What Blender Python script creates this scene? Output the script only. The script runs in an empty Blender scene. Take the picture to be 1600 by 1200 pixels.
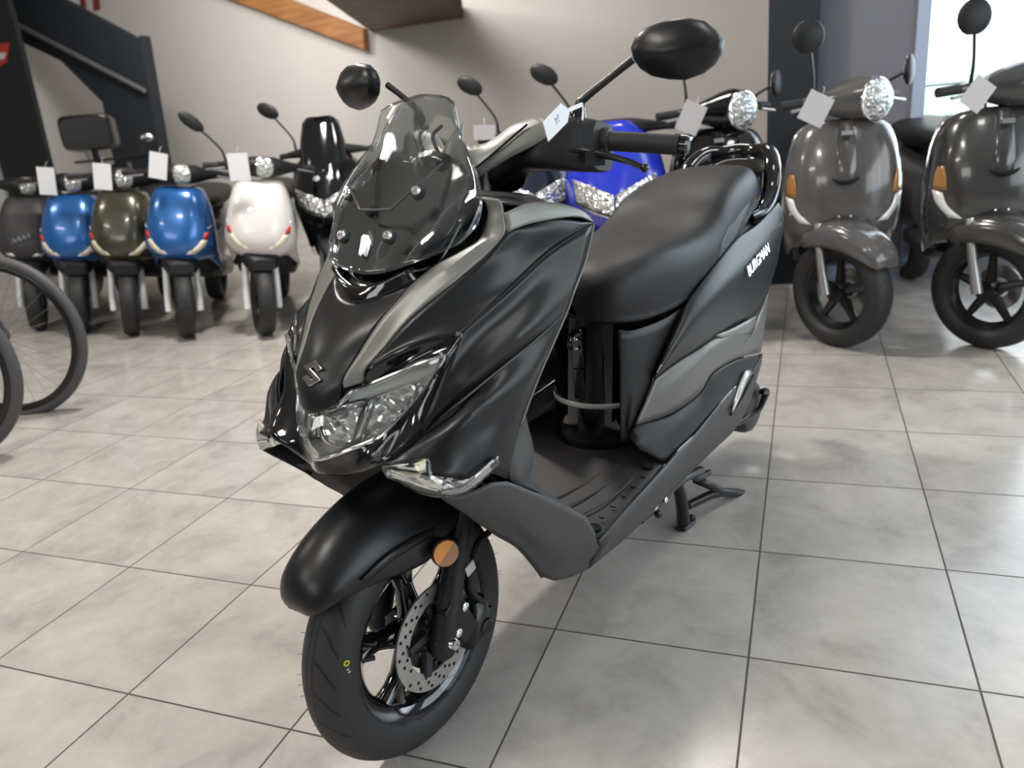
import bpy, bmesh, math, random
from math import sin, cos, pi, radians, atan2, hypot
from mathutils import Vector, Matrix
random.seed(4)
col = bpy.context.scene.collection

# ------------------------------------------------------------------ camera maths
F = 1212.26611
CAM = Vector((2.15778964, -0.96223469, 1.08694705))
MR = Matrix(((0.937002490196596, -0.029457525274483434, 0.34807842158065666),
             (0.3374086726232634, 0.33433577718999374, -0.8799857815495489),
             (-0.0904528662010532, 0.9419935468438551, 0.323212680290468)))
TH = radians(16)
ORG = Vector((1.508, .069, 0))
LX = Vector((cos(TH), -sin(TH), 0)); LY = Vector((sin(TH), cos(TH), 0))
def ray(x, y): return MR @ Vector(((x-800)/F, (600-y)/F, -1))
def world(x, y, Y=None, z=None, X=None):
    r = ray(x, y)
    if Y is not None: t = (Y-CAM.y)/r.y
    elif X is not None: t = (X-CAM.x)/r.x
    else: t = (z-CAM.z)/r.z
    return CAM + r*t
CL = Vector(((CAM-ORG).dot(LX), (CAM-ORG).dot(LY), CAM.z))
def lray(x, y):
    r = ray(x, y); return Vector((r.dot(LX), r.dot(LY), r.z))
def A(x, y, lat):                      # point of the scooter seen at x,y at a given distance from its midplane
    r = lray(x, y); return CL + r*((lat-CL.x)/r.x)
def Al(x, y, lon):
    r = lray(x, y); return CL + r*((lon-CL.y)/r.y)
def Az(x, y, z):
    r = lray(x, y); return CL + r*((z-CL.z)/r.z)
def P(*t): return [A(*q) for q in t]

# ------------------------------------------------------------------ materials
def nodes(name):
    m = bpy.data.materials.new(name); m.use_nodes = True
    nt = m.node_tree; b = nt.nodes['Principled BSDF']
    return m, nt, b
def mat(name, c, rough=.5, metal=0, coat=0, grain=0, gscale=400, emis=None, estr=0, spec=.5):
    m, nt, b = nodes(name)
    b.inputs['Base Color'].default_value = (*c, 1)
    b.inputs['Roughness'].default_value = rough
    b.inputs['Metallic'].default_value = metal
    b.inputs['Specular IOR Level'].default_value = spec
    if coat:
        b.inputs['Coat Weight'].default_value = coat; b.inputs['Coat Roughness'].default_value = .05
    if emis:
        b.inputs['Emission Color'].default_value = (*emis, 1); b.inputs['Emission Strength'].default_value = estr
    tc = nt.nodes.new('ShaderNodeTexCoord'); n = nt.nodes.new('ShaderNodeTexNoise')
    n.inputs['Scale'].default_value = gscale; n.inputs['Detail'].default_value = 3
    nt.links.new(tc.outputs['Object'], n.inputs['Vector'])
    mr = nt.nodes.new('ShaderNodeMapRange')
    mr.inputs['To Min'].default_value = max(0, rough-.04); mr.inputs['To Max'].default_value = min(1, rough+.04)
    nt.links.new(n.outputs['Fac'], mr.inputs['Value']); nt.links.new(mr.outputs['Result'], b.inputs['Roughness'])
    if grain:
        bp = nt.nodes.new('ShaderNodeBump'); bp.inputs['Strength'].default_value = grain; bp.inputs['Distance'].default_value = .001
        nt.links.new(n.outputs['Fac'], bp.inputs['Height']); nt.links.new(bp.outputs['Normal'], b.inputs['Normal'])
    return m
def glass(name, tint, rough=.02, base=.06, edge=.9):
    m = bpy.data.materials.new(name); m.use_nodes = True; nt = m.node_tree; nt.nodes.clear()
    out = nt.nodes.new('ShaderNodeOutputMaterial'); mx = nt.nodes.new('ShaderNodeMixShader')
    tr = nt.nodes.new('ShaderNodeBsdfTransparent'); gl = nt.nodes.new('ShaderNodeBsdfGlossy')
    tr.inputs['Color'].default_value = (*tint, 1); gl.inputs['Roughness'].default_value = rough
    gl.inputs['Color'].default_value = (.95, .97, 1, 1)
    lw = nt.nodes.new('ShaderNodeLayerWeight'); lw.inputs['Blend'].default_value = .3
    mr = nt.nodes.new('ShaderNodeMapRange'); mr.inputs['To Min'].default_value = base; mr.inputs['To Max'].default_value = edge
    nt.links.new(lw.outputs['Fresnel'], mr.inputs['Value']); nt.links.new(mr.outputs['Result'], mx.inputs['Fac'])
    nt.links.new(tr.outputs['BSDF'], mx.inputs[1]); nt.links.new(gl.outputs['BSDF'], mx.inputs[2])
    nt.links.new(mx.outputs['Shader'], out.inputs['Surface'])
    return m
M = {}
M['matte'] = mat('matte black paint', (.0066, .0066, .0074), .35, spec=.42, gscale=900)
M['matte2'] = mat('matte black plastic', (.0105, .0105, .0112), .48, spec=.4, gscale=700)
M['satin'] = mat('satin grey paint', (.215, .212, .192), .42, metal=.3, spec=.6)
M['grey'] = mat('dark grey plastic', (.052, .050, .050), .48, spec=.4, gscale=900)
M['greypanel'] = mat('satin grey side paint', (.155, .152, .140), .42, metal=.3)
M['gloss'] = mat('gloss black plastic', (.004, .004, .005), .08, coat=.6)
M['floorpl'] = mat('floorboard plastic', (.045, .041, .040), .55, grain=.25, gscale=500)
M['seat'] = mat('seat vinyl', (.0098, .0096, .0102), .47, spec=.36, grain=.35, gscale=600)
M['seatblue'] = mat('seat side vinyl', (.06, .064, .075), .45, grain=.35, gscale=600)
M['chrome'] = mat('chrome', (.85, .85, .85), .12, metal=1)
M['silver'] = mat('silver reflector', (.90, .90, .88), .25, metal=.15, spec=.8)
M['steel'] = mat('brushed steel', (.50, .49, .47), .36, metal=.9)
M['alu'] = mat('cast aluminium', (.26, .26, .27), .45, metal=.7)
M['rubber'] = mat('rubber', (.016, .016, .0165), .62, grain=.2, gscale=300)
M['black'] = mat('black frame paint', (.008, .008, .008), .3)
M['hole'] = mat('dark hollow', (.002, .002, .002), .9)
M['lens'] = glass('clear lens', (.97, .98, .965), .03, .045, .7)
M['smoke'] = glass('smoked screen', (.85, .86, .85), .03, .05, .75)
M['amber'] = mat('amber reflector', (.75, .27, .03), .25, coat=.5)
M['amberdark'] = mat('amber reflector shaded', (.35, .17, .08), .25, coat=.5)  # darker copy of the amber, shade on half the reflector put into colour
M['amberlens'] = mat('amber lens', (.42, .20, .06), .2, coat=.5)
M['lensgrey'] = mat('frosted indicator', (.78, .78, .75), .22)
M['paper'] = mat('white card', (.78, .77, .79), .6)
M['paper2'] = mat('pale paper', (.62, .58, .58), .7)
M['ink'] = mat('pencil ink', (.28, .28, .36), .7)
M['yellow'] = mat('yellow paint dot', (.65, .55, .03), .6)
M['white'] = mat('white paint', (.74, .70, .68), .22, coat=.4)
M['blue'] = mat('metallic blue paint', (.022, .125, .38), .25, metal=.35, coat=.5)
M['royal'] = mat('royal blue paint', (.012, .03, .5), .25, coat=.5)
M['khaki'] = mat('metallic khaki paint', (.07, .066, .045), .25, metal=.4, coat=.5)
M['vgrey'] = mat('grey brown gloss paint', (.10, .092, .088), .22, coat=.6)
M['vgrey2'] = mat('dark grey gloss paint', (.05, .048, .046), .2, coat=.6)
M['navyp'] = mat('dark navy paint', (.007, .010, .030), .2, coat=.6)
M['charc'] = mat('charcoal paint', (.04, .039, .041), .5)
M['red'] = mat('red decal', (.55, .04, .03), .4)
M['redlamp'] = mat('red tail lamp', (.32, .012, .016), .25)
M['cream'] = mat('cream decal', (.75, .7, .55), .4)
M['redbrown'] = mat('red sign lettering', (.2, .03, .025), .7)
M['wood'] = None

def facet_mat():
    m, nt, b = nodes('faceted reflector'); N = nt.nodes.new; L = nt.links.new
    b.inputs['Base Color'].default_value = (.92, .92, .9, 1); b.inputs['Metallic'].default_value = .8; b.inputs['Roughness'].default_value = .14
    tc = N('ShaderNodeTexCoord'); v = N('ShaderNodeTexVoronoi'); v.inputs['Scale'].default_value = 55; L(tc.outputs['Object'], v.inputs['Vector'])
    bp = N('ShaderNodeBump'); bp.inputs['Strength'].default_value = .9; bp.inputs['Distance'].default_value = .012
    L(v.outputs['Distance'], bp.inputs['Height']); L(bp.outputs['Normal'], b.inputs['Normal'])
    return m
M['facet'] = facet_mat()
def tyre_mat():
    m, nt, b = nodes('tyre rubber')
    b.inputs['Base Color'].default_value = (.0145, .0145, .015, 1); b.inputs['Roughness'].default_value = .58
    N = nt.nodes.new; L = nt.links.new
    tc = N('ShaderNodeTexCoord'); sx = N('ShaderNodeSeparateXYZ'); L(tc.outputs['Object'], sx.inputs[0])
    def mth(op, a, bb=None, c=None):
        n = N('ShaderNodeMath'); n.operation = op
        for i, v in enumerate((a, bb, c)):
            if v is None: continue
            if isinstance(v, (int, float)): n.inputs[i].default_value = v
            else: L(v, n.inputs[i])
        return n.outputs[0]
    ang = mth('ARCTAN2', sx.outputs['Z'], sx.outputs['Y'])
    ax = mth('ABSOLUTE', sx.outputs['X'])
    t = mth('MULTIPLY', ang, 26/(2*pi)); q = mth('POWER', mth('MULTIPLY', ax, 22.0), 2.0)
    s = mth('ADD', t, mth('MULTIPLY', q, -1.1)); fr = mth('FRACT', s)
    d = mth('ABSOLUTE', mth('SUBTRACT', fr, .5))
    g1 = mth('LESS_THAN', d, .07)
    g1 = mth('MULTIPLY', g1, mth('GREATER_THAN', ax, .010)); g1 = mth('MULTIPLY', g1, mth('LESS_THAN', ax, .0405))
    r = mth('SQRT', mth('ADD', mth('POWER', sx.outputs['Z'], 2.0), mth('POWER', sx.outputs['Y'], 2.0)))
    g1 = mth('MULTIPLY', g1, mth('GREATER_THAN', r, .1))
    c1 = mth('LESS_THAN', mth('ABSOLUTE', mth('SUBTRACT', ax, .0065)), .0016)
    g = mth('MAXIMUM', g1, c1)
    mix = N('ShaderNodeMix'); mix.data_type = 'RGBA'
    mix.inputs['A'].default_value = (.021, .021, .022, 1); mix.inputs['B'].default_value = (.002, .002, .002, 1)
    L(g, mix.inputs['Factor']); L(mix.outputs['Result'], b.inputs['Base Color'])
    bp = N('ShaderNodeBump'); bp.invert = True; bp.inputs['Strength'].default_value = 1; bp.inputs['Distance'].default_value = .004
    L(g, bp.inputs['Height']); L(bp.outputs['Normal'], b.inputs['Normal'])
    return m
M['tyre'] = tyre_mat()

def floor_mat():
    m, nt, b = nodes('marbled floor tiles')
    N = nt.nodes.new; L = nt.links.new
    tc = N('ShaderNodeTexCoord'); sx = N('ShaderNodeSeparateXYZ'); L(tc.outputs['Object'], sx.inputs[0])
    def mth(op, a, bb=None):
        n = N('ShaderNodeMath'); n.operation = op
        for i, v in enumerate((a, bb)):
            if v is None: continue
            if isinstance(v, (int, float)): n.inputs[i].default_value = v
            else: L(v, n.inputs[i])
        return n.outputs[0]
    T = .415
    def edge(o):
        f = mth('FRACT', mth('ADD', mth('DIVIDE', o, T), 100.5))
        return mth('ABSOLUTE', mth('SUBTRACT', f, .5))
    gx, gy = edge(sx.outputs['X']), edge(sx.outputs['Y'])
    g = mth('LESS_THAN', mth('MINIMUM', gx, gy), .0052)
    # per tile variation
    cx = mth('FLOOR', mth('DIVIDE', sx.outputs['X'], T)); cy = mth('FLOOR', mth('DIVIDE', sx.outputs['Y'], T))
    cmb = N('ShaderNodeCombineXYZ'); L(cx, cmb.inputs[0]); L(cy, cmb.inputs[1])
    wn = N('ShaderNodeTexWhiteNoise'); L(cmb.outputs[0], wn.inputs['Vector'])
    va = N('ShaderNodeVectorMath'); va.operation = 'ADD'; vs = N('ShaderNodeVectorMath'); vs.operation = 'SCALE'; vs.inputs['Scale'].default_value = 7
    L(wn.outputs['Color'], vs.inputs[0]); L(tc.outputs['Object'], va.inputs[0]); L(vs.outputs[0], va.inputs[1])
    n1 = N('ShaderNodeTexNoise'); n1.inputs['Scale'].default_value = 5; n1.inputs['Detail'].default_value = 7; n1.inputs['Roughness'].default_value = .62; n1.inputs['Distortion'].default_value = .35
    L(va.outputs[0], n1.inputs['Vector'])
    n2 = N('ShaderNodeTexNoise'); n2.inputs['Scale'].default_value = 17; n2.inputs['Detail'].default_value = 8; n2.inputs['Roughness'].default_value = .68; n2.inputs['Distortion'].default_value = .5
    L(va.outputs[0], n2.inputs['Vector'])
    cr = N('ShaderNodeValToRGB'); e = cr.color_ramp.elements
    e[0].position = .30; e[0].color = (.365, .338, .312, 1); e[1].position = .66; e[1].color = (.545, .512, .475, 1)
    mid = cr.color_ramp.elements.new(.48); mid.color = (.475, .445, .412, 1)
    L(n1.outputs['Fac'], cr.inputs['Fac'])
    mx = N('ShaderNodeMix'); mx.data_type = 'RGBA'; mx.blend_type = 'MULTIPLY'; mx.inputs['Factor'].default_value = .30
    c2 = N('ShaderNodeValToRGB'); c2.color_ramp.elements[0].position = .3; c2.color_ramp.elements[0].color = (.72, .70, .68, 1); c2.color_ramp.elements[1].position = .6
    L(n2.outputs['Fac'], c2.inputs['Fac']); L(cr.outputs['Color'], mx.inputs['A']); L(c2.outputs['Color'], mx.inputs['B'])
    mg = N('ShaderNodeMix'); mg.data_type = 'RGBA'; mg.inputs['B'].default_value = (.085, .072, .062, 1)
    L(g, mg.inputs['Factor']); L(mx.outputs['Result'], mg.inputs['A']); L(mg.outputs['Result'], b.inputs['Base Color'])
    ro = N('ShaderNodeMapRange'); ro.inputs['To Min'].default_value = .13; ro.inputs['To Max'].default_value = .27
    L(n2.outputs['Fac'], ro.inputs['Value']); rg = mth('MAXIMUM', ro.outputs['Result'], mth('MULTIPLY', g, .8)); L(rg, b.inputs['Roughness'])
    b.inputs['Specular IOR Level'].default_value = .45
    bp = N('ShaderNodeBump'); bp.inputs['Strength'].default_value = .35; bp.inputs['Distance'].default_value = .002
    h = mth('ADD', mth('MULTIPLY', g, -1.0), mth('MULTIPLY', n2.outputs['Fac'], .25)); L(h, bp.inputs['Height']); L(bp.outputs['Normal'], b.inputs['Normal'])
    return m
def wall_mat(name, c, sc=3, v=.08):
    m, nt, b = nodes(name); N = nt.nodes.new; L = nt.links.new
    tc = N('ShaderNodeTexCoord'); n = N('ShaderNodeTexNoise'); n.inputs['Scale'].default_value = sc; n.inputs['Detail'].default_value = 5
    L(tc.outputs['Object'], n.inputs['Vector']); cr = N('ShaderNodeValToRGB')
    cr.color_ramp.elements[0].color = (*[x*(1-v) for x in c], 1); cr.color_ramp.elements[1].color = (*[min(1, x*(1+v)) for x in c], 1)
    L(n.outputs['Fac'], cr.inputs['Fac']); L(cr.outputs['Color'], b.inputs['Base Color']); b.inputs['Roughness'].default_value = .75
    return m
def wood_mat(name, c1, c2, axis=0):
    m, nt, b = nodes(name); N = nt.nodes.new; L = nt.links.new
    tc = N('ShaderNodeTexCoord'); mp = N('ShaderNodeMapping'); sc = [9, 9, 9]; sc[axis] = .9
    mp.inputs['Scale'].default_value = sc; L(tc.outputs['Object'], mp.inputs['Vector'])
    n = N('ShaderNodeTexNoise'); n.inputs['Scale'].default_value = 2; n.inputs['Detail'].default_value = 6; n.inputs['Distortion'].default_value = .6
    L(mp.outputs[0], n.inputs['Vector']); cr = N('ShaderNodeValToRGB'); cr.color_ramp.elements[0].position = .35; cr.color_ramp.elements[1].position = .65
    cr.color_ramp.elements[0].color = (*c1, 1); cr.color_ramp.elements[1].color = (*c2, 1)
    L(n.outputs['Fac'], cr.inputs['Fac']); L(cr.outputs['Color'], b.inputs['Base Color']); b.inputs['Roughness'].default_value = .55
    return m

# ------------------------------------------------------------------ mesh helpers
def crom(p, n, lin=False):
    p = [Vector(q) for q in p]
    if len(p) == 1: return p
    out = []
    for i in range(len(p)-1):
        p1, p2 = p[i], p[i+1]
        p0 = p[i-1] if i > 0 else p1*2-p2
        p3 = p[i+2] if i+2 < len(p) else p2*2-p1
        for k in range(n):
            t = k/n
            if lin: out.append(p1.lerp(p2, t))
            else: out.append(.5*((2*p1)+(p2-p0)*t+(2*p0-5*p1+4*p2-p3)*t*t+(3*p1-p0-3*p2+p3)*t**3))
    out.append(p[-1].copy()); return out
class MB:
    def __init__(s): s.v = []; s.f = []; s.mi = []
    def add(s, v, f, mi=0):
        o = len(s.v); s.v += [tuple(q) for q in v]; s.f += [[i+o for i in q] for q in f]; s.mi += [mi]*len(f); return s
    def grid(s, rows, nu=4, nv=4, lu=False, lv=False, mi=0, closed=False, raw=False):
        if raw: R = [[Vector(q) for q in r] for r in rows]
        else:
            R = [crom(r, nu, lu) for r in rows]
            cols = [crom([R[j][i] for j in range(len(R))], nv, lv) for i in range(len(R[0]))]
            R = [[cols[i][j] for i in range(len(cols))] for j in range(len(cols[0]))]
        n = len(R[0]); v = [q for r in R for q in r]; f = []
        for j in range(len(R)-1):
            for i in range(n-1 if not closed else n):
                k = (i+1) % n
                f.append([j*n+i, j*n+k, (j+1)*n+k, (j+1)*n+i])
        return s.add(v, f, mi)
    def rings(s, R, mi=0, caps=True):
        s.grid(R, closed=True, raw=True, mi=mi)
        n = len(R[0]); 
        if caps:
            for r in (R[0], R[-1]):
                s.add(r, [list(range(n))], mi)
        return s
    def tube(s, path, rad, seg=10, n=4, mi=0, lin=False, flat=1.0, up=None, caps=True):
        path = crom(path, n, lin)
        if isinstance(rad, (int, float)): rad = [rad]*len(path)
        else:
            rr = crom([(r, 0, 0) for r in rad], n, lin); rad = [q.x for q in rr]
        R = []; prev = None
        for i, c in enumerate(path):
            d = (path[min(i+1, len(path)-1)]-path[max(i-1, 0)]).normalized()
            if prev is None:
                a = Vector(up) if up else (Vector((0, 0, 1)) if abs(d.z) < .9 else Vector((1, 0, 0)))
            else: a = prev
            a = (a-d*a.dot(d)).normalized(); prev = a; bb = d.cross(a)
            R.append([c+(a*cos(2*pi*k/seg)*flat+bb*sin(2*pi*k/seg))*rad[i] for k in range(seg)])
        return s.rings(R, mi, caps)
    def loft(s, secs, n=4, seg=28, pw=2.5, mi=0, lin=False):
        # secs: (center, half extents along u, v, u axis, v axis)
        keys = [Vector(q[0]) for q in secs]; ex = [Vector((q[1], q[2], 0)) for q in secs]
        us = [Vector(q[3]) for q in secs]; vs = [Vector(q[4]) for q in secs]
        K = crom(keys, n, lin); E = crom(ex, n, lin); U = crom(us, n, lin); V = crom(vs, n, lin); R = []
        for c, e, u, v in zip(K, E, U, V):
            r = []
            for k in range(seg):
                t = 2*pi*k/seg; ct, st = cos(t), sin(t)
                r.append(c+u*(e.x*math.copysign(abs(ct)**(2/pw), ct))+v*(e.y*math.copysign(abs(st)**(2/pw), st)))
            R.append(r)
        return s.rings(R, mi)
    def lathe(s, prof, seg=64, c=(0, 0, 0), axis='X', mi=0, closed=False, ang=None):
        c = Vector(c); R = []
        for k in range(seg):
            t = 2*pi*k/seg; r = []
            for (rad, h) in prof:
                if axis == 'X': r.append(c+Vector((h, rad*cos(t), rad*sin(t))))
                elif axis == 'Y': r.append(c+Vector((rad*cos(t), h, rad*sin(t))))
                else: r.append(c+Vector((rad*cos(t), rad*sin(t), h)))
            R.append(r)
        n = len(prof); v = [q for r in R for q in r]; f = []
        for j in range(seg):
            jj = (j+1) % seg
            for i in range(n if closed else n-1):
                k = (i+1) % n
                f.append([j*n+i, j*n+k, jj*n+k, jj*n+i])
        return s.add(v, f, mi)
    def box(s, c, h, R=None, mi=0):
        c = Vector(c); v = []
        for x in (-1, 1):
            for y in (-1, 1):
                for z in (-1, 1):
                    q = Vector((x*h[0], y*h[1], z*h[2])); v.append(c+(R @ q if R else q))
        return s.add(v, [[0, 1, 3, 2], [4, 6, 7, 5], [0, 4, 5, 1], [2, 3, 7, 6], [0, 2, 6, 4], [1, 5, 7, 3]], mi)
    def prism(s, pts, off, mi=0):
        off = Vector(off); n = len(pts); v = [Vector(p) for p in pts]; v += [p+off for p in v]
        f = [list(range(n))[::-1], list(range(n, 2*n))]+[[i, (i+1) % n, n+(i+1) % n, n+i] for i in range(n)]
        return s.add(v, f, mi)
    def ball(s, c, r, seg=16, mi=0, R=None):
        c = Vector(c); rx, ry, rz = r if hasattr(r, '__len__') else (r, r, r); rows = []
        for j in range(1, seg//2):
            t = pi*j/(seg//2); rr = []
            for k in range(seg):
                q = Vector((rx*sin(t)*cos(2*pi*k/seg), ry*sin(t)*sin(2*pi*k/seg), rz*cos(t))); rr.append(c+(R @ q if R else q))
            rows.append(rr)
        return s.rings(rows, mi)
    def flip(s):                       # the same shape on the other side of the midplane
        m = MB(); m.v = [(-x, y, z) for x, y, z in s.v]; m.f = [q[::-1] for q in s.f]; m.mi = s.mi[:]; return m
    def build(s, name, mats, parent=None, thick=0, bevel=0, sharp=38, label=None, origin=None, toff=0):
        me = bpy.data.meshes.new(name)
        o0 = Vector(origin) if origin is not None else Vector((0, 0, 0))
        me.from_pydata([tuple(Vector(q)-o0) for q in s.v], [], s.f)
        if not isinstance(mats, (list, tuple)): mats = [mats]
        for m in mats: me.materials.append(m)
        bm = bmesh.new(); bm.from_mesh(me)
        for i, f in enumerate(bm.faces): f.material_index = s.mi[i]; f.smooth = True
        bmesh.ops.remove_doubles(bm, verts=bm.verts, dist=1e-5)
        bmesh.ops.recalc_face_normals(bm, faces=bm.faces); bm.to_mesh(me); bm.free()
        me.set_sharp_from_angle(angle=radians(sharp))
        o = bpy.data.objects.new(name, me); col.objects.link(o); o.location = o0
        if parent: o.parent = parent
        if thick:
            md = o.modifiers.new('thick', 'SOLIDIFY'); md.thickness = thick; md.offset = toff
        if bevel:
            md = o.modifiers.new('bev', 'BEVEL'); md.width = bevel; md.segments = 2; md.limit_method = 'ANGLE'; md.angle_limit = radians(40)
        if label: o['label'] = label
        return o
def thing(name, label, cat, loc=(0, 0, 0), rz=0, group=None):
    o = bpy.data.objects.new(name, None); col.objects.link(o); o.location = loc; o.rotation_euler = (0, 0, rz)
    o['label'] = label; o['category'] = cat
    if group: o['group'] = group
    return o
def tag(o, label, cat, group=None):
    o['label'] = label; o['category'] = cat
    if group: o['group'] = group
    return o
def struct(o): o['kind'] = 'structure'; return o
def mir(rows): return [[Vector((-q[0], q[1], q[2])) for q in r] for r in rows]
def sym(rows): return [[Vector((-q[0], q[1], q[2])) for q in r[:0:-1]]+[Vector(q) for q in r] for r in rows]
def shift(rows, d): return [[Vector(q)+Vector(d) for q in r] for r in rows]
X3, Y3, Z3 = Vector((1, 0, 0)), Vector((0, 1, 0)), Vector((0, 0, 1))
def text_mesh(body, size, depth, name, m, parent, mw, shear=0):
    cu = bpy.data.curves.new(name, 'FONT'); cu.body = body; cu.size = size; cu.extrude = depth; cu.shear = shear; cu.align_x = 'CENTER'; cu.align_y = 'CENTER'
    to = bpy.data.objects.new('tmp', cu); col.objects.link(to)
    bpy.context.view_layer.update()
    me = bpy.data.meshes.new_from_object(to.evaluated_get(bpy.context.evaluated_depsgraph_get()))
    bpy.data.objects.remove(to); me.name = name; me.materials.clear(); me.materials.append(m)
    me.transform(mw)
    o = bpy.data.objects.new(name, me); col.objects.link(o)
    if parent: o.parent = parent
    return o
def frame(o, x, y):                    # matrix with given origin, x axis and approximate y axis
    x = Vector(x).normalized(); y = Vector(y); y = (y-x*y.dot(x)).normalized(); z = x.cross(y)
    return Matrix(((x.x, y.x, z.x, o[0]), (x.y, y.y, z.y, o[1]), (x.z, y.z, z.z, o[2]), (0, 0, 0, 1)))

# ================================================================== THE BLACK SCOOTER IN FRONT
S = thing('motor_scooter', 'large matte black maxi scooter on its centre stand in front, with smoked windscreen', 'scooter', ORG, -TH)
BOTH = (1, -1)
def pair(name, mb, m, parent=None, **k):
    a = mb.build(name, m, parent or S, **k); b = mb.flip().build(name, m, parent or S, **k); return a, b

# ---- front wheel: rim with tyre, disc
WC = Vector((0, 0, .233))
def wheel_rim(c, ro, m, parent, spokes=5, hw=.036, name='front_wheel'):
    mb = MB()
    k = ro/.163
    mb.lathe([(.163*k, hw), (.163*k, hw-.004), (.152*k, hw-.008), (.147*k, hw-.016), (.140*k, .010), (.140*k, -.010), (.147*k, -hw+.016), (.152*k, -hw+.008), (.163*k, -hw+.004), (.163*k, -hw), (.157*k, -hw+.002), (.139*k, -hw+.014), (.131*k, -.008), (.131*k, .008), (.139*k, hw-.014), (.157*k, hw-.002)], 72, axis='X', closed=True)
    mb.lathe([(.030, .036), (.034, .030), (.034, -.030), (.030, -.036), (.0, -.036), (.0, .036)][0:6], 32, axis='X')
    for i in range(spokes):
        a = 2*pi*i/spokes+2.86
        pth = []
        for t in (0, .3, .65):
            r = .022+(.136*k-.022)*t
            pth.append((.008*(1-t)-.002, r*cos(a), r*sin(a)))
        mb.tube(pth, [.027, .0215, .0165], 12, 4, up=(1, 0, 0), flat=1.0)
        for da in (-.13, .13):
            pth = []
            for t in (.58, .8, 1.0):
                r = .022+(.136*k-.022)*t; aa = a+da*max(0, (t-.5)/.5)
                pth.append((.004*(1-t)-.002, r*cos(aa), r*sin(aa)))
            mb.tube(pth, [.0150, .0145, .017], 10, 4, up=(1, 0, 0), flat=1.1)
    w = mb.build(name, m, parent, origin=None); w.location = c
    return w
FW = wheel_rim(WC, .163, M['gloss'], S)
prof = [(.160, .036), (.168, .0415), (.182, .0455), (.196, .0460), (.209, .0420), (.220, .033), (.2275, .021), (.2315, .010), (.2325, 0), (.2315, -.010), (.2275, -.021), (.220, -.033), (.209, -.0420), (.196, -.0460), (.182, -.0455), (.168, -.0415), (.160, -.036), (.155, 0)]
t = MB().lathe(prof, 96, axis='X', closed=True)
rnd = random.Random(2)
for i in range(70):                    # moulding hairs on the tread edge
    a = rnd.uniform(0, 2*pi); sx_ = rnd.choice((-1, 1)); r0 = .2195
    t.tube([(sx_*.033, r0*cos(a), r0*sin(a)), (sx_*.038, (r0+.006)*cos(a), (r0+.006)*sin(a))], .0004, 3, 1, lin=True)
ty = t.build('tyre', M['tyre'], FW, sharp=60)
def annulus_face(mb, c, r0, r1, x, seg=40, mi=0, phase=0):
    c = Vector(c); R = [[c+Vector((x, r*cos(2*pi*k/seg), r*sin(2*pi*k/seg))) for k in range(seg)] for r in (r0, r1)]
    mb.grid(R, closed=True, raw=True, mi=mi)
dm = MB(); dm.lathe([(.066, .0555), (.098, .0555), (.098, .0595), (.066, .0595)], 64, axis='X', closed=True)
for ring, (r, ph) in enumerate(((.073, 0), (.082, .12), (.091, .24))):
    for k in range(18):
        if (k+ring) % 6 == 5: continue
        a = 2*pi*k/18+ph; c = (0, r*cos(a), r*sin(a)); n = 8
        pts = [(.0599, c[1]+.0034*cos(2*pi*q/n), c[2]+.0034*sin(2*pi*q/n)) for q in range(n)]
        dm.add(pts, [list(range(n))], 1)
dsc = dm.build('brake_disc', [M['steel'], M['hole']], FW, label='drilled steel brake disc')
cm = MB()
for k in range(5):
    a = 2*pi*k/5+.2
    cm.tube([(.05, .025*cos(a), .025*sin(a)), (.057, .07*cos(a+.25), .07*sin(a+.25))], [.016, .010], 8, 2, up=(1, 0, 0), lin=True)
    cm.ball((.062, .047*cos(a+.5), .047*sin(a+.5)), (.004, .006, .006), 8)
cm.lathe([(.0, .062), (.028, .062), (.034, .05), (.050, .049), (.060, .046), (.060, .040), (.034, .035)], 40, axis='X')
cm.build('disc_carrier', M['black'], FW)
vm = MB().tube([(.012, -.128, .02), (.022, -.11, .017)], .0045, 8, 1, lin=True); vm.build('valve_stem', M['rubber'], FW)
def on_tyre(px, py, x=.0445):
    q = A(px, py, x); return q-WC
q = on_tyre(541, 1036, .0462)
ym = MB(); ym.lathe([(.0028, .0), (.0052, .0), (.0052, .0008), (.0028, .0008)], 16, axis='X', closed=True)
yo = ym.build('paint_mark', M['yellow'], FW); yo.location = q+Vector((.0008, 0, 0)); yo.rotation_euler = (0, 0, radians(-18))
mk = MB()
for dz in (0, .006): mk.box((0, .002*(dz > 0), -dz-.012), (.0003, .0022, .0009))
mo = mk.build('chalk_mark', M['paper'], FW); mo.location = q+Vector((.0012, 0, 0))

# ---- fork
for s in BOTH:
    mb = MB(); x = .078
    mb.tube([(x, -.004, .222), (x, .002, .245), (x, .035, .315), (x, .075, .40), (x, .115, .485), (x, .16, .58)], [.021, .023, .0215, .020, .019, .018], 20, 3)
    mb.ball((x, -.002, .225), (.024, .027, .030), 16)
    (mb if s > 0 else mb.flip()).build('fork_leg', M['grey'] if False else M['matte2'], S)
mb = MB().lathe([(0, .106), (.009, .106), (.011, .102), (.011, -.102), (.009, -.106), (0, -.106)], 16, c=(0, 0, .233), axis='X')
mb.lathe([(.0055, .108), (.009, .108), (.0095, .1), (.0055, .1)], 16, c=(0, 0, .233), axis='X', closed=True)
mb.build('axle_bolt', M['chrome'], S)
mb = MB().tube([(.0, .155, .56), (.0, .30, .88), (.0, .34, 1.0)], .028, 16, 2); mb.box((0, .15, .56), (.10, .03, .018)); mb.build('steering_column', M['black'], S, bevel=.004)

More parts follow.
